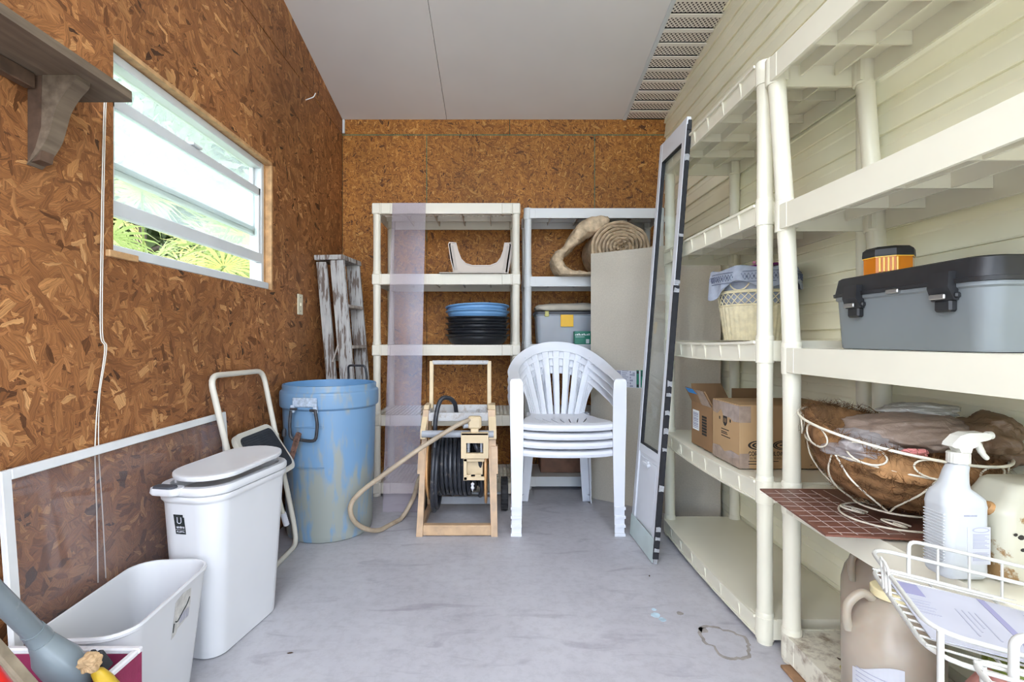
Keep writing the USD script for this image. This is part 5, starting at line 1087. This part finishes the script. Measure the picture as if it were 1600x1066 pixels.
for k in range(5):
    x0 = k / 5 * 2 * np.pi + .3
    c_ = hc[:2] + .085 * np.array([math.cos(x0), math.sin(x0)])
    part(t, "foot_scroll", tube([np.array([c_[0] + .035 * math.cos(u_) * (1 - u_ / 14), c_[1] + .030 * math.sin(u_) * (1 - u_ / 14), zb + .008 + .012 * (math.sin(u_ * .5) ** 2)]) for u_ in np.linspace(0, 7.6, 28)], .0023, 6), "wire_cream", 50)
part(t, "foot_ring", tube([np.array([hc[0] + .118 * math.cos(x), hc[1] + .105 * math.sin(x), zb + .0078]) for x in AN], .0026, 8, True), "wire_cream", 50)
rows = []
for r, z in ((.045, .585), (.085, .588), (.125, .610), (.158, .645), (.178, .680), (.186, .715), (.190, .738), (.178, .742), (.168, .71), (.15, .66), (.10, .62)):
    rows.append(np.array([rim(x, r * (1 + .03 * math.sin(5 * x) * math.cos(3 * x + r * 40)), z + (.022 * max(0, math.sin(x - .6)) if z > .73 else (-.035 * max(0, -math.sin(x + .5)) if z > .70 else 0))) for x in np.linspace(0, 2 * np.pi, 72, endpoint=False)]))
cl_ = disp(loft(rows), .006, 55, 4)
part(t, "fibre_liner", cl_, "coco_fibre", 60, "brown coco fibre liner")
fb = []
V_ = np.array(cl_.vertices); Nn_ = np.array(cl_.vertex_normals)
for _ in range(6000):
    i = RNG.integers(0, 72 * 8); p = V_[i] + RNG.normal(size=3) * .006; tg = np.cross(Nn_[i], RNG.normal(size=3)); tg /= np.linalg.norm(tg) + 1e-9
    L_ = .012 + .022 * RNG.random(); w_ = np.cross(tg, Nn_[i]) * .0008; o_ = Nn_[i] * .0065
    q = [p - tg * L_ + o_ * .2, p + o_ * (.5 + .5 * RNG.random()), p + tg * L_ + o_ * .4]
    fb.append((np.array([q[0], q[1] - w_, q[1] + w_, q[2]]), np.array([[0, 1, 2], [1, 3, 2], [0, 2, 1], [1, 2, 3]])))
VV = np.vstack([v for v, _ in fb]); FF = np.vstack([f + 4 * k for k, (_, f) in enumerate(fb)])
part(t, "loose_fibre", trimesh.Trimesh(VV[:4 * 3000], FF[:4 * 3000], process=False), "coco_fibre", False, "loose coco fibres", "stuff")
part(t, "loose_fibre", trimesh.Trimesh(VV[4 * 3000:], FF[4 * 3000:] - 4 * 3000, process=False), "coco_dark", False, "dark loose coco fibres", "stuff")
# crumpled bags in the planter
def bagmat(name, col, tr, rough=.25):
    mat(name, {"g": ("geometry", {}), "n": ("noise_texture", {"scale": 34.0, "detail": 5.0, "roughness": .65, "distortion": 1.5}), "b": ("bump", {"strength": .9, "distance": .006}), "p": ("principled_bsdf", {"base_color": col, "roughness": rough, "specular_ior_level": .7}),
        "l": ("translucent_bsdf", {"color": col}), "m": ("mix_closure", {"fac": .3}), "t": ("transparent_bsdf", {"color": (.9, .88, .86)}), "m2": ("mix_closure", {"fac": tr})},
        [("g.position", "n.vector"), ("n.fac", "b.height"), ("b.normal", "p.normal"), ("p.BSDF", "m.closure1"), ("l.BSDF", "m.closure2"), ("m.closure", "m2.closure1"), ("t.BSDF", "m2.closure2")], surface="m2.closure")
bagmat("bag_tan", (.42, .31, .24), .12); bagmat("bag_white", (.74, .72, .66), .1); bagmat("bag_brown", (.27, .17, .095), .10); bagmat("bag_grey", (.52, .48, .47), .3); plain("pink_print", (.70, .24, .22), .4)
def bag(c, s, seed, amp=.35, rz=0):
    m = trimesh.creation.icosphere(4, 1.0); V = np.array(m.vertices)
    k = 1 + amp * (meshkit.fbm(V * 1.6 + seed * 7.1, 5, seed) - .5) * 2 + .10 * (np.abs(meshkit.fbm(V * 4.2 + seed, 3, seed + 5) - .5) * 2)
    return trimesh.Trimesh(rot2(V * k[:, None] * s, rz) + c, m.faces, process=False)
solo("plastic_bag", bag((1.035, 1.215, .755), (.150, .105, .048), 3), "bag_tan", "translucent tan plastic bag filling the wire planter", "plastic bag", 70)
solo("plastic_bag", bag((1.085, 1.255, .802), (.085, .06, .020), 11, .5), "bag_white", "crumpled white plastic bag lying on top of the tan bag", "plastic bag", 70)
b_ = bag((1.150, 1.150, .745), (.050, .085, .062), 17, .5); b_.vertices[:, 0] = np.minimum(b_.vertices[:, 0], 1.219)
solo("plastic_bag", b_, "bag_brown", "dark brown plastic bag hanging over the planter's right rim", "plastic bag", 70)
solo("plastic_bag", bag((.880, 1.185, .728), (.075, .085, .034), 23, .45, -35), "bag_grey", "clear grey plastic wrap bulging behind the planter's left scrolls", "plastic bag", 70)
solo("pink_wrapper", bag((.925, 1.085, .728), (.030, .014, .014), 29, .5), "pink_print", "small pink wrapper showing through the planter's band", "wrapper", 70)

# ---------------------------------------------------------------- spray bottle and stained jug
plain("bottle_white", (.47, .48, .475), .38, .03, 8, .04, 60)
plain("bottle_head", (.60, .58, .50), .4, .05, 10)
plain("label_paper", (.48, .48, .50), .45)
mat("stained_jug", {"g": ("geometry", {}), "s": ("separate_xyz", {}), "n": ("noise_texture", {"scale": 22.0, "detail": 7.0, "roughness": .65}), "h": ("map_range", {"from_min": .54, "from_max": .66, "to_min": .17, "to_max": -.03, "clamp": True}), "a": ("math", {"math_type": "add"}),
    "r": ("rgb_ramp", {"ramp": [(.62, (0, 0, 0)), (.68, (1, 1, 1))]}), "c": ("mix", {"color1": (.48, .455, .35), "color2": (.24, .14, .055)}), "p": ("principled_bsdf", {"roughness": .4})},
    [("g.position", "s.vector"), ("g.position", "n.vector"), ("s.z", "h.value"), ("n.fac", "a.value1"), ("h.result", "a.value2"), ("a.value", "r.fac"), ("r.color", "c.fac"), ("c.color", "p.base_color")])
plain("rust_cap", (.42, .22, .08), .6, .4, 40)
sb = np.array([.886, .946, .5338])
t = thing("spray_bottle", "white trigger spray bottle standing in front of the wire planter", "spray bottle", tuple(sb))
def SR(hx, hy, r, z, dx=0): return ring3(rrect(hx, hy, r, 6) + sb[:2] + [dx, 0], sb[2] + z)
part(t, "bottle", loft([SR(.038, .026, .014, 0), SR(.0415, .0295, .018, .004), SR(.0425, .0305, .018, .01), SR(.0425, .0305, .018, .130), SR(.0432, .031, .018, .134), SR(.0425, .0305, .018, .138), SR(.041, .0295, .018, .148), SR(.034, .026, .018, .158, -.004), SR(.026, .022, .018, .166, -.006), SR(.0225, .020, .018, .176, -.003), SR(.0195, .0185, .017, .195, .0), SR(.0175, .0175, .016, .207, .004), SR(.0145, .0145, .0143, .211, .006), SR(.0145, .0145, .0143, .216, .006)]), "bottle_white", 40)
part(t, "side_rib", cat([bx(sb[0] - .0432, sb[0] - .030, sb[1] - .022, sb[1] + .022, sb[2] + .02 + .0058 * k, sb[2] + .0225 + .0058 * k, .0005) for k in range(18)]), "bottle_white", False, kind="stuff")
n_ = 40; aa_ = np.arange(n_) * 2 * np.pi / n_; cr = .0175 + .0007 * (np.arange(n_) % 2)
part(t, "collar", loft([np.column_stack([sb[0] + .006 + cr * k * np.cos(aa_), sb[1] + cr * k * np.sin(aa_), np.full(n_, sb[2] + z)]) for z, k in ((.213, .97), (.215, 1), (.232, 1), (.234, .92))]), "bottle_head", 30)
hp_ = Polygon([(-.024, .246), (-.022, .252), (-.008, .266), (.008, .2715), (.040, .272), (.050, .270), (.053, .265), (.050, .2595), (.043, .257), (.030, .2545), (.026, .246), (.016, .242), (.013, .233), (-.006, .233), (-.010, .242), (-.018, .243)])
part(t, "spray_head", frame(trimesh.Trimesh(*vf(prism(hp_, .022))), (sb[0] + .008, sb[1] + .011, sb[2]), (1, 0, 0), (0, 0, 1), (0, -1, 0)), "bottle_head", False)
part(t, "nozzle", frame(lathe([(.001, 0), (.007, 0), (.0075, .002), (.0075, .010), (.001, .011)], 14), sb + [.060, 0, .2655], (0, 1, 0), (0, 0, 1), (1, 0, 0)), "bottle_head", 30)
part(t, "trigger", tube(smooth_path([sb + q for q in ((.040, 0, .254), (.046, 0, .243), (.053, 0, .230), (.062, 0, .220))], 4), [.0065] * 4 + [.006] * 4 + [.005] * 4 + [.004], 8), "bottle_head", 50)
part(t, "label", bx(sb[0] - .006, sb[0] + .037, sb[1] - .0312, sb[1] - .0304, sb[2] + .030, sb[2] + .100), "label_paper", False)
part(t, "label_text", cat([bx(sb[0] + .004, sb[0] + .034 - .004 * (k % 3), sb[1] - .0316, sb[1] - .0310, sb[2] + .060 + .0028 * k, sb[2] + .0615 + .0028 * k) for k in range(10)] + [bx(sb[0] + .004, sb[0] + .034 - .003 * (k % 2), sb[1] - .0316, sb[1] - .0310, sb[2] + .037 + .0028 * k, sb[2] + .0385 + .0028 * k) for k in range(6)] + [frame(prism(affinity.scale(Point(0, 0).buffer(1, 20), .016, .005).difference(affinity.scale(Point(0, 0).buffer(1, 20), .0135, .0036)), .0005), (sb[0] + .019, sb[1] - .0311, sb[2] + .0945), (1, 0, 0), (0, 0, 1), (0, -1, 0))] + [bx(sb[0] - .012 + .0028 * k, sb[0] - .010 + .0028 * k, sb[1] - .0312, sb[1] - .0303, sb[2] + .1195, sb[2] + .122) for k in range(9)]), "label_grey", False, "grey lines of label print")
jc = np.array([1.018, .958, .5338])
t = thing("stained_jug", "cream plastic jug with brown stains at the right edge, beside the spray bottle", "jug", tuple(jc))
def JR(x0, x1, hy, r, z): return ring3(rrect((x1 - x0) / 2, hy, r, 6) + jc[:2] + [(x0 + x1) / 2, 0], jc[2] + z)
part(t, "body", loft([JR(-.076, .10, .05, .02, 0), JR(-.080, .104, .054, .024, .006), JR(-.080, .104, .054, .024, .120), JR(-.076, .104, .052, .024, .132), JR(-.062, .104, .048, .024, .146), JR(-.052, .104, .044, .022, .160), JR(-.046, .10, .040, .02, .172), JR(-.036, .095, .034, .016, .178)]), "stained_jug", 40)
part(t, "grip_recess", obox(jc + [.015, -.0445, .148], (.030, 0, 0), (0, .004, 0), (0, -.004, .018), .003), "rust_cap", False)
part(t, "seam", bx(jc[0] + .006, jc[0] + .0085, jc[1] - .0552, jc[1] - .053, jc[2] + .01, jc[2] + .118), "stained_jug", False)
part(t, "spout_stub", frame(lathe([(.001, 0), (.012, 0), (.013, .004), (.013, .014), (.010, .018), (.001, .018)], 16), jc + [-.068, -.02, .122], (0, 1, 0), (.6, 0, .8), (-.8, 0, .6)), "rust_cap", 40, "rust stained spout")
part(t, "stain_spot", cat([disp(trimesh.creation.icosphere(2, r_), r_ * .3, 200, k).apply_transform(np.diag([1.3, .12, 1, 1])).apply_translation(jc + [x_, -.0545, z_]) for k, (x_, z_, r_) in enumerate(((-.050, .085, .0045), (-.038, .078, .003), (-.046, .062, .0035), (-.005, .05, .002), (.012, .047, .003), (.03, .045, .0025), (-.06, .09, .003)))]), "print_black", True, "black spots", "stuff")

# ---------------------------------------------------------------- jugs under the shelf
mat("jug_translucent", {"g": ("geometry", {}), "n": ("noise_texture", {"scale": 6.0, "detail": 4.0}), "r": ("rgb_ramp", {"ramp": [(.3, (.27, .215, .155)), (.7, (.40, .335, .26))]}), "p": ("principled_bsdf", {"roughness": .35, "subsurface_weight": .15, "subsurface_scale": .02})}, [("g.position", "n.vector"), ("n.fac", "r.fac"), ("r.color", "p.base_color")])
plain("jug_pink", (.58, .26, .22), .35, .12, 10); plain("cap_cream", (.72, .62, .36), .4); plain("green_plastic", (.17, .22, .035), .4, .15, 10)
def jug(c, r, h, label, m, capm, handle_ang, labels=True):
    t = thing("chemical_jug", label, "jug", tuple(c)); c = np.array(c)
    part(t, "body", lathe([(.001, 0), (r * .92, 0), (r, .008), (r * 1.0, h * .60), (r * .99, h * .66), (r * .90, h * .75), (r * .66, h * .86), (r * .42, h * .925), (r * .34, h * .94), (r * .33, h * .955)], 40, c), m, 40)
    k = 24; a_ = np.arange(k) * 2 * np.pi / k; cr_ = r * .42 * (1 + .02 * (np.arange(k) % 2))
    part(t, "cap", loft([np.column_stack([c[0] + cr_ * q * np.cos(a_), c[1] + cr_ * q * np.sin(a_), np.full(k, c[2] + z)]) for z, q in ((h * .945, .97), (h * .95, 1), (h * .995, 1), (h, .93))]), capm, 30)
    d_ = np.array([math.cos(handle_ang), math.sin(handle_ang), 0])
    part(t, "handle", tube(smooth_path([c + d_ * r * .40 + [0, 0, h * .915], c + d_ * r * .66 + [0, 0, h * .95], c + d_ * r * .93 + [0, 0, h * .885], c + d_ * r * 1.0 + [0, 0, h * .80], c + d_ * r * .94 + [0, 0, h * .70]], 6), r * .105, 10), m, 50)
    return t
j1 = jug((.892, 1.105, .0885), .094, .336, "big tan translucent jug with cream cap and paper labels under the wire rack", "jug_translucent", "cap_cream", math.radians(172))
for s_, (a0, a1) in enumerate(((185, 244), (250, 300))):
    an = np.radians(np.linspace(a0, a1, 12)); c = np.array([.892, 1.105])
    lo, hi = .0885 + .03, .0885 + .185
    part(j1, "label", loft([np.array([(c[0] + rr_ * math.cos(x), c[1] + rr_ * math.sin(x), z) for rr_, z in ((.0944, lo), (.0951, lo), (.0951, hi + (.02 * math.cos(3 * x) if s_ == 0 else -.012)), (.0944, hi + (.02 * math.cos(3 * x) if s_ == 0 else -.012)))])[::1] for x in an]), "label_paper", False, "white paper label")
    ln = []
    for k in range(15):
        z = lo + .008 + .0095 * k; ln.append(tube([np.array([c[0] + .0952 * math.cos(x), c[1] + .0952 * math.sin(x), z]) for x in an[1:-1 - (k % 3)]], .0011, 4))
    part(j1, "label_text", cat(ln), "label_grey" if s_ == 0 else "liner_print", False, "lines of label print", "stuff")
jug((1.045, 1.345, .0885), .082, .345, "dusty tan jug standing furthest back on the lowest near shelf", "jug_translucent", "cap_cream", math.radians(190))
jug((.935, .885, .0885), .078, .31, "pinkish red plastic jug under the wire rack near the right edge", "jug_pink", "green_plastic", math.radians(200))
t = thing("green_bottle", "olive green plastic bottle under the wire rack at the right edge", "bottle", (1.045, .97, .0885))
part(t, "body", lathe([(.001, 0), (.055, 0), (.060, .006), (.060, .25), (.052, .28), (.03, .31), (.022, .33)], 32, (1.045, .97, .0885)), "green_plastic", 40)
part(t, "cap", lathe([(.001, .331), (.025, .331), (.026, .335), (.026, .36), (.001, .362)], 24, (1.045, .97, .0885)), "cap_cream", 35)
# scraps on the dirty bottom shelf and the plank beneath
def leaf(c, s, ang, z): return frame(prism(Polygon([(0, 0), (.3, .18), (.65, .2), (1, 0), (.6, -.16), (.25, -.14)]), .05), (c[0], c[1], z), np.array([math.cos(ang), math.sin(ang), 0]) * s, np.array([-math.sin(ang), math.cos(ang), 0]) * s, (0, 0, s))
plain("leaf_yellow", (.46, .42, .09), .7, .3, 40); plain("leaf_brown", (.07, .045, .03), .8, .3, 60)
solo("dry_leaf", leaf((.935, 1.33), .035, .6, .0885), "leaf_yellow", "yellow green dry leaf on the dirty bottom shelf", "leaf", False)
solo("dry_leaf", leaf((.968, 1.36), .022, 2.0, .0885), "leaf_brown", "tiny dark leaf curl beside the yellow leaf on the bottom shelf", "leaf", False)
solo("dry_leaf", leaf((-.655, 1.535), .020, .15, .0006), "leaf_brown", "dark dry leaf scrap on the floor in front of the tall bin", "leaf", False)
solo("dry_leaf", leaf((.635, 2.03), .016, 1.2, .0006), "leaf_brown", "tiny dark scrap on the floor near the storm door's foot", "leaf", False)
plain("plank_brown", (.27, .15, .075), .7, .25, 20, .3, 80)
solo("floor_plank", bx(.852, .885, .45, 1.47, .0006, .0100, .002), "plank_brown", "narrow brown plank lying under the front edge of the nearest shelving", "plank", False)

# ---------------------------------------------------------------- white wire rack with envelope
plain("wire_white", (.52, .51, .46), .3, .05, 14)
A_ = np.array([.711, .936, 0]); ud = np.array([-.403, -.915, 0]); vd = np.array([.915, -.403, 0]) * .72 + np.array([.963, -.27, 0]) * .28; vd /= np.linalg.norm(vd)
def tr(u_, v_, z): return A_ + ud * u_ + vd * v_ + np.array([0, 0, z - .135 * v_])
LU, LV, zt, zb2 = .292, .275, .588, .553
t = thing("wire_rack", "white coated wire rack holding an envelope, lower right corner", "wire rack", tuple(tr(.15, .1, 0)[:2]) + (0,))
part(t, "top_rim", tube(rounded([tr(0, 0, zt), tr(LU, 0, zt), tr(LU, LV, zt), tr(0, LV, zt)], .045, 7, True), .0036, 8, True), "wire_white", 50)
part(t, "base_rim", tube(rounded([tr(.0, .0, zb2), tr(LU, 0, zb2), tr(LU, LV, zb2), tr(0, LV, zb2)], .05, 7, True), .0036, 8, True), "wire_white", 50)
for k in range(12):
    u_ = .022 + .0225 * k; part(t, "base_wire", tube(np.array([tr(u_, .001, zb2 + .003), tr(u_, LV - .001, zb2 + .003)]), .0018, 6), "wire_white", 50)
for v_ in (.09, .18): part(t, "cross_wire", tube(np.array([tr(0, v_, zb2 - .003), tr(LU, v_, zb2 - .003)]), .0022, 6), "wire_white", 50)
part(t, "back_rail", tube(rounded([tr(.0, .062, zb2), tr(.0, .062, zt + .030), tr(.0, LV - .005, zt + .030), tr(.0, LV - .005, zb2)], .014, 5), .0034, 8), "wire_white", 50)
for k in range(4): part(t, "upright", tube(np.array([tr(0, .105 + .045 * k, zb2), tr(0, .105 + .045 * k, zt + .030)]), .0022, 6), "wire_white", 50)
for u_ in (.10, .115): part(t, "side_clip", tube(rounded([tr(u_, -.002, zb2 + .0), tr(u_ - .01, -.004, zt + .018), tr(u_ + .012, -.003, zt + .010), tr(u_ + .012, .0, zb2 - .004)], .006, 4), .0022, 6), "wire_white", 50)
for v_, hz in ((.012, 0), (.16, 0)):
    p_ = tr(LU - .005, v_, zt); part(t, "leg", tube(np.array([[p_[0], p_[1], .002], p_]), .0042, 8), "wire_white", 50)
part(t, "leg_brace", tube(np.array([tr(LU - .005, .012, zb2 - .04), tr(LU - .005, .16, zb2 - .04)]), .0026, 6), "wire_white", 50)
plain("envelope_white", (.42, .42, .47), .6, .04, 12); plain("envelope_bar", (.26, .25, .38), .6)
e0 = lambda a, b, lift=0.0: tr(.065 + a * .19, .012 + b * .235, zb2 + .0065 + lift + .004 * math.sin(b * 3))
def sheet(a0, b0, a1, b1, l0, th_): 
    n = 7; bs = np.linspace(b0, b1, n)
    return loft([np.array([e0(a0, b, l0), e0(a1, b, l0), e0(a1, b, l0 + th_), e0(a0, b, l0 + th_)])[::-1] for b in bs])
t = thing("envelope", "white envelope with a grey purple bar lying in the wire rack", "envelope", tuple(e0(.5, .5)))
part(t, "paper", sheet(0, 0, 1, 1, 0, .0015), "envelope_white", False)
part(t, "bar", sheet(.0, .52, 1.0, .565, .0016, .0003), "envelope_bar", False, "grey purple bar")
part(t, "stamp_block", sheet(.02, .03, .25, .17, .0016, .0003), "envelope_bar", False)
part(t, "print_line", cat([sheet(.34 + .055 * k, .04, .36 + .055 * k, .17 - .02 * (k % 2), .0016, .0003) for k in range(5)] + [sheet(.35, .30 + .035 * k, .35 + .42 - .08 * (k % 3), .31 + .035 * k, .0016, .0003) for k in range(4)]), "label_grey", False, "small printed lines")
part(t, "swoosh", sheet(.1, .74, .42, .78, .0016, .0003), "envelope_bar", False)
# second, smaller rack nested at the near end
q0 = np.array([.612, .634, .0])
def t2(u_, v_, z): return q0 + ud * u_ + vd * v_ + np.array([0, 0, z - .10 * v_])
t = thing("wire_rack", "small white wire rack with tall hoop feet at the lower right edge", "wire rack", tuple(q0[:2]) + (0,))
zr = .572
part(t, "rim", tube(rounded([t2(0, 0, zr), t2(.13, 0, zr), t2(.13, .22, zr), t2(0, .22, zr)], .03, 6, True), .0042, 8, True), "wire_white", 50)
for k in range(6): part(t, "rod", tube(np.array([t2(.012 + .021 * k, .0, zr + .003), t2(.012 + .021 * k, .22, zr + .003)]), .0024, 6), "wire_white", 50)
for v_ in (.035, .085): part(t, "hoop", tube(rounded([t2(.02, v_, zr - .06), t2(.02, v_, zr + .052), t2(.03, v_ + .034, zr + .060), t2(.03, v_ + .034, zr - .06)], .016, 6), .0052, 10), "wire_white", 50)
for u_, v_ in ((.01, .01), (.12, .01), (.01, .20), (.12, .20)):
    p_ = t2(u_, v_, zr); part(t, "leg", tube(np.array([[p_[0], p_[1], .002], p_]), .0036, 8), "wire_white", 50)
# ---------------------------------------------------------------- garden outside the window
def leafmat(name, c1, c2, tr=.45):
    mat(name, {"o": ("object_info", {}), "g": ("geometry", {}), "n": ("noise_texture", {"scale": 3.0, "detail": 2.0}), "r": ("rgb_ramp", {"ramp": [(.3, c1), (.7, c2)]}), "d": ("principled_bsdf", {"roughness": .45}), "t": ("translucent_bsdf", {}), "m": ("mix_closure", {"fac": tr})},
        [("g.position", "n.vector"), ("n.fac", "r.fac"), ("r.color", "d.base_color"), ("r.color", "t.color"), ("d.BSDF", "m.closure1"), ("t.BSDF", "m.closure2")], surface="m.closure")
leafmat("palm_leaf", (.24, .31, .09), (.40, .45, .17)); leafmat("palm_leaf_yellow", (.46, .45, .10), (.56, .55, .20)); leafmat("tree_leaf", (.18, .24, .11), (.32, .38, .20)); plain("bark", (.17, .13, .10), .9, .3, 12, .5, 40)
def fan(R_, n=22, seed=0):
    rg = np.random.default_rng(seed); Vs, Fs, b = [], [], 0
    for k in range(n):
        a_ = math.radians(-150 + 300 * k / (n - 1)); d = np.array([math.cos(a_), math.sin(a_), 0]); s = np.array([-d[1], d[0], 0]); L = R_ * (1 - .22 * abs(k / (n - 1) - .5) * 2) * (.92 + .16 * rg.random())
        up = np.array([0, 0, 1.0]); pts = []
        for q, w in ((.04, .006), (.35, .026), (.62, .020), (1.0, .001)):
            c = d * L * q + up * (.05 * R_ * math.sin(q * 3) - .25 * R_ * q ** 2.6 * (.6 + .5 * rg.random())); h = .35 * w * up
            pts += [c - s * w * R_ - h * 0, c + up * w * R_ * .45, c + s * w * R_]
        V = np.array(pts); F = []
        for i in range(3):
            for j in range(2): F += [[3 * i + j, 3 * i + j + 1, 3 * i + j + 4], [3 * i + j, 3 * i + j + 4, 3 * i + j + 3]]
        Vs.append(V); Fs.append(np.array(F) + b); b += len(V)
    return np.vstack(Vs), np.vstack(Fs)
def palmetto(loc, H, seed, label, nl=11, rot=0):
    rg = np.random.default_rng(seed)
    t = thing("palmetto", label, "palm", loc, rot, "palmettos outside the window")
    part(t, "stem", tube(np.array([(0, 0, -.02), (.02, 0, H * .18), (0, 0, H * .30)]), [.06, .055, .04], 10), "bark", 40, local=True)
    for k in range(nl):
        a_ = k * 2.4 + rg.random() * .5; el = math.radians(32 + 50 * rg.random()); L = H * (.62 + .25 * rg.random())
        d = np.array([math.cos(a_) * math.cos(el), math.sin(a_) * math.cos(el), math.sin(el)]); p0 = np.array([0, 0, H * .25]); tip = p0 + d * L - [0, 0, .08 * L]
        V, F = fan(.62 * (.8 + .35 * rg.random()), 20, seed * 50 + k)
        x_ = d * [1, 1, .35]; x_ /= np.linalg.norm(x_); s_ = np.cross([0, 0, 1.0], x_); s_ /= np.linalg.norm(s_); n_ = np.cross(x_, s_)
        th = rg.normal() * .5; s2 = s_ * math.cos(th) + n_ * math.sin(th); n2 = np.cross(x_, s2)
        lf = part(t, "leaf", (V @ np.stack([x_, s2, n2]) + tip, F), "palm_leaf_yellow" if k % 4 == 1 else "palm_leaf", 60, local=True)
        part(lf, "stalk", tube(np.array([p0, p0 + d * L * .5 + [0, 0, .02], tip]), [.012, .010, .007], 6), "palm_leaf", 40, local=True)
    return t
spots = [(-3.15, 4.3, 2.3, "palmetto nearest the window's left side"), (-3.1, 5.6, 2.4, "palmetto seen through the middle of the window"), (-3.3, 6.6, 2.6, "palmetto seen at the window's right side"), (-4.0, 5.6, 3.0, "taller palmetto behind the middle one"), (-4.4, 8.4, 3.0, "farthest palmetto outside the window's right side")]
for i, (x, y, h, lb) in enumerate(spots): palmetto((x, y, -.10), h, 40 + i, lb, 12)
def tree(loc, H, R_, seed, label, n=7000):
    rg = np.random.default_rng(seed); t = thing("tree", label, "tree", loc, 0, "trees beyond the palmettos")
    part(t, "trunk", tube(smooth_path([(0, 0, -.1), (.1, .05, H * .3), (-.05, .1, H * .6), (.05, 0, H * .85)], 4), np.linspace(.16, .05, 13), 10), "bark", 40, local=True)
    for k in range(6):
        a_ = k * 1.1; z = H * (.35 + .08 * k); part(t, "branch", tube(smooth_path([(0, .05, z), (math.cos(a_) * R_ * .4, math.sin(a_) * R_ * .4, z + .4), (math.cos(a_) * R_ * .8, math.sin(a_) * R_ * .8, z + .7)], 4), np.linspace(.05, .015, 9), 7), "bark", 40, local=True)
    c = rg.normal(size=(n, 3)); c /= np.linalg.norm(c, axis=1, keepdims=True); cl = rg.normal(size=(34, 3)); cl /= np.linalg.norm(cl, axis=1, keepdims=True); cl *= (rg.random((34, 1)) ** .4)
    base = cl[rg.integers(0, 34, n)] * [R_, R_, H * .36] + [0, 0, H * .62] + c * R_ * .33 * rg.random((n, 1)) ** .5
    u_ = rg.normal(size=(n, 3)); u_ /= np.linalg.norm(u_, axis=1, keepdims=True); v_ = np.cross(u_, rg.normal(size=(n, 3))); v_ /= np.linalg.norm(v_, axis=1, keepdims=True)
    L = .13 + .11 * rg.random((n, 1)); V = np.stack([base - u_ * L, base + v_ * L * .4 + u_ * L * .1, base + u_ * L, base - v_ * L * .4 + u_ * L * .1], 1).reshape(-1, 3)
    i4 = np.arange(n)[:, None] * 4; F = np.vstack([i4 + [0, 1, 2], i4 + [0, 2, 3]])
    part(t, "foliage", (V, F), "tree_leaf", False, kind="stuff", local=True)
for i, (x, y, h, r, lb) in enumerate(((-6.6, 9.0, 6.2, 2.3, "leafy tree beyond the left half of the window"), (-7.6, 13.4, 7.2, 2.8, "leafy tree beyond the right half of the window"), (-11.5, 14.5, 9.5, 4.0, "larger tree far behind the other two"), (-8.5, 19.0, 7.5, 2.8, "distant tree at the window's far right"))): tree((x, y, -.1), h, r, 70 + i, lb)
